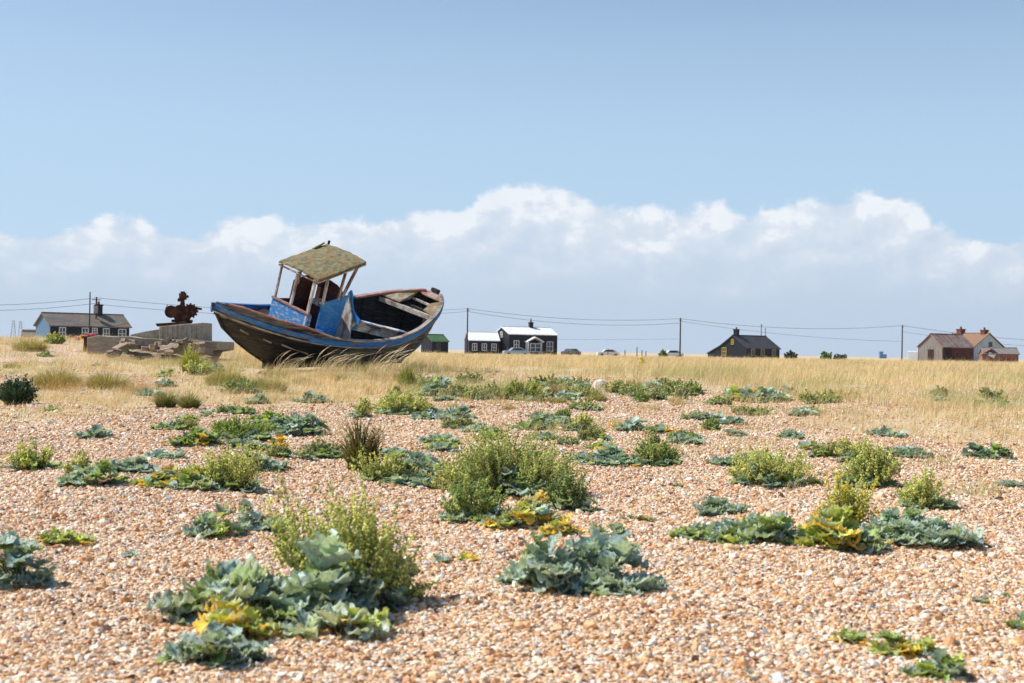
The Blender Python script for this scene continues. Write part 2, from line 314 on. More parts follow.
# loose pebbles: points with attributes, instanced on them
def pebbles():
    P = []
    Yv = 4.6
    bands = [(4.8, 9, 2300, 1.0), (9, 13, 2000, 1.02), (13, 18, 1550, 1.06), (18, 25, 1150, 1.10), (25, 36, 650, 1.15)]
    for y0, y1, dens, sz in bands:
        wmax = .37 * y1 + 1.6; n = int(dens * (y1 - y0) * 2 * wmax)
        x = rng.uniform(-wmax, wmax, n); y = rng.uniform(y0, y1, n); k = np.abs(x) < .37 * y + 1.6
        k &= rng.random(n) > .93 * grass_density(x, y) ** .7
        P.append(np.stack([x[k], y[k], np.full(k.sum(), sz)], 1))
    P = np.concatenate(P); n = len(P)
    s = .0078 * P[:, 2] * np.exp(rng.normal(0, .45, n)); s = np.clip(s, .004, .042)
    V = np.stack([P[:, 0], P[:, 1], ground_z(P[:, 0], P[:, 1]) + s * .15], 1)
    me = bpy.data.meshes.new('pebbles'); me.vertices.add(n); me.vertices.foreach_set('co', V.astype(np.float32).ravel())
    scl = np.stack([s * rng.uniform(.9, 1.5, n), s * rng.uniform(.8, 1.1, n), s * rng.uniform(.45, .85, n)], 1)
    rot = np.stack([rng.normal(0, .45, n), rng.normal(0, .45, n), rng.uniform(0, 6.28, n)], 1)
    a = me.attributes.new('scl', 'FLOAT_VECTOR', 'POINT'); a.data.foreach_set('vector', scl.astype(np.float32).ravel())
    a = me.attributes.new('rot', 'FLOAT_VECTOR', 'POINT'); a.data.foreach_set('vector', rot.astype(np.float32).ravel())
    a = me.attributes.new('pc', 'FLOAT', 'POINT'); a.data.foreach_set('value', rng.beta(1.35, 1.45, n).astype(np.float32))
    me.update()
    o = link(bpy.data.objects.new('pebbles', me)); tag(o, 'loose flint pebbles in orange, tan and white covering the beach', kind='stuff')
    nt = bpy.data.node_groups.new('scatter_pebbles', 'GeometryNodeTree')
    nt.interface.new_socket('Geometry', in_out='INPUT', socket_type='NodeSocketGeometry'); nt.interface.new_socket('Geometry', in_out='OUTPUT', socket_type='NodeSocketGeometry')
    gi = N(nt, 'NodeGroupInput'); go = N(nt, 'NodeGroupOutput'); L = nt.links.new
    ji = N(nt, 'GeometryNodeJoinGeometry')
    for q in range(4):
        ic = N(nt, 'GeometryNodeMeshIcoSphere'); ic.inputs['Radius'].default_value = 1; ic.inputs['Subdivisions'].default_value = 2
        sp = N(nt, 'GeometryNodeSetPosition'); no = N(nt, 'ShaderNodeTexNoise', noise_dimensions='4D'); no.inputs['W'].default_value = q * 3.7; no.inputs['Scale'].default_value = 1.1; no.inputs['Detail'].default_value = 1
        ve = N(nt, 'ShaderNodeVectorMath', operation='SUBTRACT'); ve.inputs[1].default_value = (.5, .5, .5); L(no.outputs['Color'], ve.inputs[0])
        vm = N(nt, 'ShaderNodeVectorMath', operation='SCALE'); vm.inputs['Scale'].default_value = 1.5; L(ve.outputs[0], vm.inputs[0])
        L(ic.outputs[0], sp.inputs['Geometry']); L(vm.outputs[0], sp.inputs['Offset'])
        sm = N(nt, 'GeometryNodeSetMaterial'); sm.inputs['Material'].default_value = M['pebble']; L(sp.outputs[0], sm.inputs[0])
        gi2 = N(nt, 'GeometryNodeGeometryToInstance'); L(sm.outputs[0], gi2.inputs[0]); L(gi2.outputs[0], ji.inputs[0])
    ip = N(nt, 'GeometryNodeInstanceOnPoints'); ip.inputs['Pick Instance'].default_value = True
    L(gi.outputs[0], ip.inputs['Points']); L(ji.outputs[0], ip.inputs['Instance'])
    for nm, sk in (('scl', 'Scale'), ('rot', 'Rotation')):
        na = N(nt, 'GeometryNodeInputNamedAttribute', data_type='FLOAT_VECTOR'); na.inputs['Name'].default_value = nm
        L(na.outputs['Attribute'], ip.inputs[sk])
    L(ip.outputs[0], go.inputs[0])
    md = o.modifiers.new('scatter', 'NODES'); md.node_group = nt
pebbles()

# ------------------------------------------------------------------ blades (grass), vectorised
def blade_arrays(P, H, W, az, lean, col, seg=3, tipw=.15, droop=None, head=None):
    """P n,3 ; lean = how far the tip travels sideways relative to height. returns V, quads, cols"""
    n = len(P); t = np.linspace(0, 1, seg + 1)
    d = np.stack([np.cos(az), np.sin(az), np.zeros(n)], 1)
    pa = rng.uniform(0, math.pi, n); side = np.stack([np.cos(pa), np.sin(pa), np.zeros(n)], 1)
    rows = []
    for k, tt in enumerate(t):
        z = H * (tt - .35 * lean * tt ** 3)
        c = P + d * (H * lean * tt ** 2)[:, None]; c[:, 2] = P[:, 2] + z
        w = W * (1 - (1 - tipw) * tt ** 1.5)
        if head is not None: w = np.where(tt > .72, head * (1.0 if k < seg else .25), W)
        rows += [c - side * (w / 2)[:, None], c + side * (w / 2)[:, None]]
    V = np.stack(rows, 1).reshape(-1, 3); m = 2 * (seg + 1)
    b = np.arange(n)[:, None] * m; q = np.concatenate([np.stack([b[:, 0] + 2 * k, b[:, 0] + 2 * k + 1, b[:, 0] + 2 * k + 3, b[:, 0] + 2 * k + 2], 1) for k in range(seg)])
    C = np.repeat(col, m, 0)
    return V, q, C
def cat(parts):
    V = []; Q = []; C = []; k = 0
    for v, q, c in parts: V.append(v); Q.append(q + k); C.append(c); k += len(v)
    return np.concatenate(V), np.concatenate(Q), np.concatenate(C)
def varied(base, n, s=.18):
    return np.clip(np.array(base)[None] * np.exp(rng.normal(0, s, (n, 1))) * np.exp(rng.normal(0, s * .3, (n, 3))), 0, .9)

BOAT_XY = (-4.67, 36.0)
def dry_grass():
    T = []
    for (y0, y1, per, sp) in ((14, 30, 22, 0), (30, 45, 11, 0), (45, 70, 6, 0), (70, 110, 3, 0), (110, 190, .6, 0)):
        w1 = .40 * y1 + 2; n = int(per * (y1 - y0) * 2 * w1); x = rng.uniform(-w1, w1, n); y = rng.uniform(y0, y1, n)
        k = (np.abs(x) < .40 * y + 2) & (rng.random(n) < grass_density(x, y)); T.append(np.stack([x[k], y[k]], 1))
    T = np.concatenate(T)
    # no tufts growing through the platform or hull
    dx, dy = T[:, 0] - BOAT_XY[0], T[:, 1] - BOAT_XY[1]; a, b_ = math.cos(rad(52)), math.sin(rad(52))
    ax = dx * a + dy * b_; ay = -dx * b_ + dy * a
    T = T[~((np.abs(ax) < 3.7) & (ay > -1.1) & (ay < 1.4))]
    T = T[~((T[:, 0] > -12.8) & (T[:, 0] < -8.3) & (T[:, 1] > 41.2) & (T[:, 1] < 45))]
    n = len(T); y = T[:, 1]
    nb = np.where(y < 45, 16, np.where(y < 70, 13, 11)); idx = np.repeat(np.arange(n), nb); m = len(idx)
    sz = (.08 + .26 * vnoise(T[:, 0], T[:, 1], 5, 3) * (.4 + 1.0 * vnoise(T[:, 0], T[:, 1], 1.3, 31)) + .16 * rng.random(n) ** 3) * np.where(T[:, 0] / y < -.2, .75, 1.0) * (.6 + .4 * smooth(22, 36, y)) * (1 - .15 * smooth(60, 100, y))
    P = np.stack([T[idx, 0] + rng.normal(0, .1, m), T[idx, 1] + rng.normal(0, .1, m), np.zeros(m)], 1); P[:, 2] = ground_z(P[:, 0], P[:, 1]) - .01
    H = sz[idx] * rng.uniform(.6, 1.45, m); az = rng.normal(.15, 1.1, m); lean = np.clip(rng.normal(.55, .3, m), .05, 1.2)
    tone = vnoise(P[:, 0], P[:, 1], 3.0, 8)[:, None]
    col = varied((.78, .59, .33), m, .2) * (.85 + .25 * tone); 
    gr = rng.random(m) < np.clip(.12 + .6 * smooth(.5, .7, vnoise(P[:, 0], P[:, 1], 2.0, 12)) * (P[:, 1] < 42), 0, 1); col[gr] = varied((.42, .44, .18), gr.sum(), .2)
    rd = rng.random(m) < .06; col[rd] = varied((.46, .28, .16), rd.sum(), .2)
    W = rng.uniform(.004, .007, m) * np.interp(P[:, 1], [25, 60, 120], [1, 1.7, 3.2])
    V, Q, C = blade_arrays(P, H, W, az, lean, col, 2)
    o = mesh_np('dry_grass', V, Q, C, M['straw']); tag(o, 'dry golden grass covering the shingle ridge', kind='stuff')
    return len(T), m
print('grass', dry_grass())

# ------------------------------------------------------------------ plants
GLAUC = (.37, .49, .46); GLAUC_D = (.22, .33, .31); GREEN = (.27, .38, .11); YELL = (.78, .52, .04); LIME = (.42, .50, .09); BROWN = (.34, .21, .12); PALE = (.52, .60, .50)
def leaf(L, W, curl, ruf, nu, nv, ph, lob=.2):
    a = np.linspace(0, 1, nu)[:, None]; b = np.linspace(-1, 1, nv)[None]
    w = W / 2 * (.08 + .92 * smooth(.06, .38, a)) * np.sqrt(np.clip(1 - np.clip((a - .5) / .53, 0, 1) ** 2.6, 0, 1))
    w = w * (1 + lob * np.sin(a * 21 + ph) * np.abs(b) + lob * .6 * np.sin(a * 37 + ph * 2 + b) * np.abs(b))
    yy = w * b; th = curl[0] + (curl[1] - curl[0]) * a; ds = L / (nu - 1)
    xx = np.cumsum(np.cos(th), 0) * ds - np.cos(th[0]) * ds; zz = np.cumsum(np.sin(th), 0) * ds - np.sin(th[0]) * ds
    rz = ruf * L * (np.abs(b) ** 1.6 * np.sin(a * 24 + ph * 3 + b * 1.2) + .6 * np.abs(b) ** 3 * np.sin(a * 47 + ph * 5)) * smooth(.15, .5, a) + .30 * w * b ** 2 + .03 * L * np.sin(a * 26 + b * 9 + ph)
    x = xx - np.sin(th) * rz; z = zz + np.cos(th) * rz
    return np.stack([np.broadcast_to(x, (nu, nv)), np.broadcast_to(yy, (nu, nv)), np.broadcast_to(z, (nu, nv))], -1)
def leaf_quads(nu, nv):
    i, j = np.meshgrid(np.arange(nv - 1), np.arange(nu - 1)); a = (j * nv + i).ravel(); return np.stack([a, a + 1, a + nv + 1, a + nv], 1)

def kale_foliage(rx, ry, h, ll, px, mix, dens=1.0, cx=0, cy=0, gz=None):
    """mound of big crinkled leaves. mix: dict colour->weight"""
    nu, nv = (15, 9) if px > 110 else ((9, 6) if px > 55 else (6, 4))
    if ll * px > 30: nu, nv = 20, 12
    K = max(3, int(dens * rx * ry * 3.1 / (ll * .56) ** 2)); q = leaf_quads(nu, nv); parts = []
    keys = list(mix.keys()); wts = np.array([mix[k] for k in keys], float); wts /= wts.sum()
    hc = [(rng.uniform(-.6, .6), rng.uniform(-.6, .6), rng.uniform(.65, 1.05)) for _ in range(max(2, int(rx / ll * .7)))]
    for k in range(K):
        r = math.sqrt((k + .3) / K) * rng.uniform(.85, 1.1); t = k * 2.39996 + rng.uniform(-.5, .5); cxx = r * rx * .98 * math.cos(t); cyy = r * ry * .98 * math.sin(t)
        q_ = max(hh * math.exp(-(((cxx / rx - a_) / .42) ** 2 + ((cyy / ry - b_) / .6) ** 2)) for a_, b_, hh in hc)
        dome = h * (.18 + .78 * q_) * rng.uniform(.7, 1.08); zc = max(.0, dome - ll * .62)
        col0 = keys[rng.choice(len(keys), p=wts)]
        n = rng.integers(5, 9)
        for i in range(n):
            az = rng.uniform(0, 2 * math.pi) if r < .5 else t + rng.normal(0, 1.3); el = rad(rng.uniform(25, 80) if r < .6 else rng.uniform(5, 60)); L = ll * rng.uniform(.6, 1.15)
            G = leaf(L, L * rng.uniform(.6, .95), (el, el - rad(rng.uniform(10, 75))), rng.uniform(.06, .13), nu, nv, rng.uniform(0, 6))
            ro = rng.normal(0, .35); y2 = G[..., 1] * math.cos(ro) - G[..., 2] * math.sin(ro) * 0; z2 = G[..., 2] + G[..., 1] * math.sin(ro) * .6
            ca, sa = math.cos(az), math.sin(az)
            P = np.stack([cxx + G[..., 0] * ca - y2 * sa, cyy + G[..., 0] * sa + y2 * ca, zc + z2], -1).reshape(-1, 3)
            P[:, 2] = np.maximum(P[:, 2], .004 + .02 * rng.random())
            base = np.array(col0 if rng.random() < .75 else keys[rng.choice(len(keys), p=wts)]) * math.exp(rng.normal(0, .22))
            bb = np.abs(np.tile(np.linspace(-1, 1, nv), nu)); aa = np.repeat(np.linspace(0, 1, nu), nv)
            rib = np.exp(-(bb / .16) ** 2)[:, None] * .5 * (1 - aa[:, None] * .6); C = base[None] * (1 - rib) + np.array(PALE)[None] * rib
            edge = (bb > .7)[:, None] * .7 * rng.random(); C = C * (1 - edge) + np.array((.50, .54, .46))[None] * edge
            parts.append((P + [cx, cy, 0], q, np.clip(C, 0, .9)))
    return cat(parts)

_OCT = np.array([(1, 0, 0), (-1, 0, 0), (0, 1, 0), (0, -1, 0), (0, 0, 1), (0, 0, -1)], float)
_OCTF = np.array([(0, 2, 4), (2, 1, 4), (1, 3, 4), (3, 0, 4), (2, 0, 5), (1, 2, 5), (3, 1, 5), (0, 3, 5)])
def pod_sprays(rx, ry, h, px, cols, n_spray, per, pr, name, parent, lean=.0, upb=.6, top=1.0, dome=False):
    """sprays of round seed pods ending on a dome"""
    th = rng.uniform(0, 2 * math.pi, n_spray); cz = rng.random(n_spray) ** .75; rr = np.sqrt(1 - cz ** 2)
    nl = (7 if rx > .28 else 5) if n_spray > 60 else 2; lc = np.array([(rng.uniform(-.68, .68), rng.uniform(-.55, .55), rng.uniform(.42, .62), rng.uniform(.45, 1.05)) for _ in range(nl)]); lc[0] = (rng.uniform(-.15, .15), 0, .7, 1.0)
    if dome: lc = np.array([(0, 0, 1.0, 1.0)]); nl = 1
    li = rng.integers(0, nl, n_spray); Lq = lc[li]
    j = rng.uniform(.62, 1.12, n_spray) * np.where(rng.random(n_spray) < .12, 1.2, 1)
    cx0, cy0 = Lq[:, 0] * rx, Lq[:, 1] * ry
    tip = np.stack([cx0 + Lq[:, 2] * rx * rr * np.cos(th) * j + lean * h * cz, cy0 + Lq[:, 2] * ry * rr * np.sin(th) * j, Lq[:, 3] * h * (cz ** .8) * j * top * .84 + .015], 1)
    base = np.stack([cx0 * .75 + (tip[:, 0] - cx0) * .3, cy0 * .75 + (tip[:, 1] - cy0) * .3, tip[:, 2] * .35], 1)
    d = tip - base; d[:, 2] += upb * .18 * min(h, .35); t = rng.random((n_spray, per, 1)) ** .6
    P = base[:, None] + d[:, None] * t + rng.normal(0, 1, (n_spray, per, 3)) * (.009 + .45 * pr) * (1.2 - t * .6)
    P[..., 2] = np.maximum(P[..., 2], .01)
    P = P.reshape(-1, 3); n = len(P); S = pr * rng.uniform(.6, 1.25, n)
    V = (P[:, None] + _OCT[None] * S[:, None, None] * np.array([1, 1, 1.25])).reshape(-1, 3)
    F = (np.arange(n)[:, None, None] * 6 + _OCTF[None]).reshape(-1, 3)
    ci = rng.choice(len(cols), n_spray); c = np.repeat(np.array(cols)[ci], per, 0) * np.exp(rng.normal(0, .22, (n, 1)))
    o = mesh_np(name, V, None, np.repeat(np.clip(c, 0, .9), 6, 0), M['pod'], parent, True, F)
    return tip
def stems(tips, name, parent, r, colm, k=30):
    b = MB()
    sel = tips if len(tips) <= k else tips[rng.choice(len(tips), k, replace=False)]
    for T in sel:
        a = np.array([T[0] * .12, T[1] * .12, -.01]); m = np.array([T[0] * .5, T[1] * .5, T[2] * .5]) + rng.normal(0, .01, 3)
        b.tube([a, m, T], [r, r * .75, r * .35], 4, False)
    return b.build(name, colm, parent, True)

def fine_bush(rx, ry, h, n, cols, w, name, parent, lean=.45):
    P = np.zeros((n, 3)); t = rng.uniform(0, 6.283, n); r = np.sqrt(rng.random(n)); P[:, 0] = rx * .6 * r * np.cos(t); P[:, 1] = ry * .6 * r * np.sin(t)
    H = h * (1 - .55 * r ** 2) * rng.uniform(.6, 1.1, n); az = t + rng.normal(0, .7, n)
    c = np.array(cols)[rng.choice(len(cols), n)] * np.array((.85, .78, .85)) * np.exp(rng.normal(0, .2, (n, 1)))
    V, Q, C = blade_arrays(P, H, np.full(n, w), az, np.clip(lean * (r + .3) + rng.normal(0, .15, n), 0, 1.3), np.clip(c, 0, .9), 3, .3)
    return mesh_np(name, V, Q, C, M['leaf'], parent)

def plant(kind, u, v, wpx, hpx, label, grp, **o):
    if kind in 'KF' and 385 < v < 500: wpx *= 1.2; hpx *= 1.08
    P = on_ground(u, v); Yd = P[1]; px = FPX / Yd; w = wpx / px; h = hpx / px * o.get('hs', 1.0); rx = w / 2; ry = o.get('ry', .62) * rx
    ry = min(ry, o.get('rymax', .5))
    cx, cy = P[0] * (Yd + ry * .7) / Yd, Yd + ry * .7
    nm, ct = {'K': ('sea_kale', 'sea kale'), 'F': ('seeding_bush', 'seeding plant'), 'M': ('sea_kale', 'sea kale'), 'B': ('round_bush', 'bush'), 'G': ('fine_leaved_bush', 'bush'),
              'D': ('dock_plant', 'dock'), 'T': ('grass_tuft', 'grass tuft'), 'S': ('seedling', 'seedling')}[kind]
    e = empty(nm, (cx, cy, float(ground_z(cx, cy)) - .005), 0, label, ct, grp)
    ll = .85 * o.get('ll', min(max(.14, w * .2), .22)); ll = min(ll, max(h * 1.1, .06), w * .5)
    mix = o.get('mix', {GLAUC: 5, GLAUC_D: 3, GREEN: 1.5})
    if kind in 'KM':
        V, Q, C = kale_foliage(rx * .86, ry, h, ll, px, mix, o.get('dens', 1.0)); mesh_np('foliage', V, Q, C, M['leaf'], e)
        if kind == 'M':
            pr = max(.006, .5 / px); tip = pod_sprays(rx * .8, ry * .8, h * 1.15, px, o.get('pods', [(.44, .46, .15), (.30, .36, .12)]), int(60 * o.get('nd', 1)), 12, pr, 'seed_head', e, upb=.9)
        if hpx > 30:
            t = np.stack([rx * .35 * np.cos(np.arange(9) * .7), ry * .35 * np.sin(np.arange(9) * .7), np.full(9, h * .3)], 1); stems(t, 'stem', e, .009, M['bark'])
    elif kind == 'S':
        V, Q, C = kale_foliage(rx * .8, ry, h, ll, px, mix, o.get('dens', .8)); mesh_np('foliage', V, Q, C, M['leaf'], e)
    elif kind == 'F':
        pr = max(.0075, .6 / px); A = rx * h
        ns = int(np.clip(A * 1500 * o.get('nd', 1), 70, 760)); per = int(np.clip(32 * (.0065 / pr) ** .5, 8, 30))
        tip = pod_sprays(rx, ry, h, px, o.get('pods', [(.74, .74, .30), (.64, .66, .24), (.44, .50, .16)]), ns, per, pr, 'seed_head', e, lean=o.get('lean', 0), upb=.9)
        stems(tip, 'stem', e, max(.004, .12 / px), M['bark'], 40)
        V, Q, C = kale_foliage(rx * .8, ry * .8, h * .55, min(ll, .14), px, o.get('mix', {GREEN: 3, GLAUC_D: 3, GLAUC: 1}), .6); mesh_np('foliage', V, Q, C, M['leaf'], e)
    elif kind == 'B':
        n = int(o.get('n', 1500)); fine_bush(rx, ry, h, n // 2, [(.05, .11, .06), (.08, .14, .06)], max(.012, .5 / px), 'foliage', e, .7)
        pr = max(.012, .6 / px); tip = pod_sprays(rx, ry, h, px, [(.05, .11, .07), (.07, .13, .07), (.04, .09, .06)], 240, 16, pr, 'leaf_cluster', e, dome=True)
        pod_sprays(rx * .8, ry * .8, h * 1.04, px, [(.50, .50, .06), (.36, .40, .06)], 70, 10, pr, 'flower_head', e, top=1.05, dome=True)
        stems(tip, 'stem', e, .006, M['bark'])
    elif kind == 'G':
        n = int(o.get('n', 900)); fine_bush(rx, ry * 1.2, h, n, o.get('cols', [(.16, .24, .06), (.24, .30, .09), (.34, .35, .13)]), max(.007, .35 / px), 'foliage', e, .7)
        if o.get('straw', 1): fine_bush(rx * 1.1, ry, h * 1.1, n // 6, [(.55, .43, .22)], max(.005, .3 / px), 'dry_stalk', e, .5)
    elif kind == 'D':
        n = 260; fine_bush(rx, ry * .8, h, n, o.get('cols', [(.14, .20, .05), (.22, .26, .06), (.10, .14, .04), (.30, .12, .05)]), max(.016, .6 / px), 'foliage', e, .35)
        tip = pod_sprays(rx, ry, h * 1.03, px, o.get('pods', [(.26, .10, .045), (.16, .07, .035), (.25, .25, .06)]), 40, 22, max(.009, .5 / px), 'seed_head', e, upb=1.5)
        stems(tip, 'stem', e, .006, M['bark'])
    elif kind == 'T':
        n = int(o.get('n', 700) * .8); t = rng.uniform(0, 6.283, n); r = np.sqrt(rng.random(n)); Pb = np.stack([rx * .8 * r * np.cos(t), ry * .9 * r * np.sin(t), np.zeros(n)], 1)
        H = h * rng.uniform(.35, 1.0, n) * (1.1 - .45 * r); az = rng.normal(0, 1.3, n); c = varied(o.get('col', (.72, .57, .34)), n, .2); g = rng.random(n) < o.get('green', .12); c[g] = varied((.34, .38, .14), g.sum())
        V, Q, C = blade_arrays(Pb, H, np.full(n, max(.004, .14 / px)), az, np.clip(rng.normal(.6, .3, n), .05, 1.3), c, 4); mesh_np('blades', V, Q, C, M['straw'], e)
        if o.get('plume'):
            m = int(o['plume']); k = rng.choice(n, m); V, Q, C = blade_arrays(Pb[k], h * rng.uniform(.9, 1.5, m), np.full(m, .005), rng.normal(0, .4, m), rng.uniform(.45, 1.1, m), varied((.84, .72, .52), m, .12), 9, head=.016)
            mesh_np('seed_plume', V, Q, C, M['straw'], e)
    return e

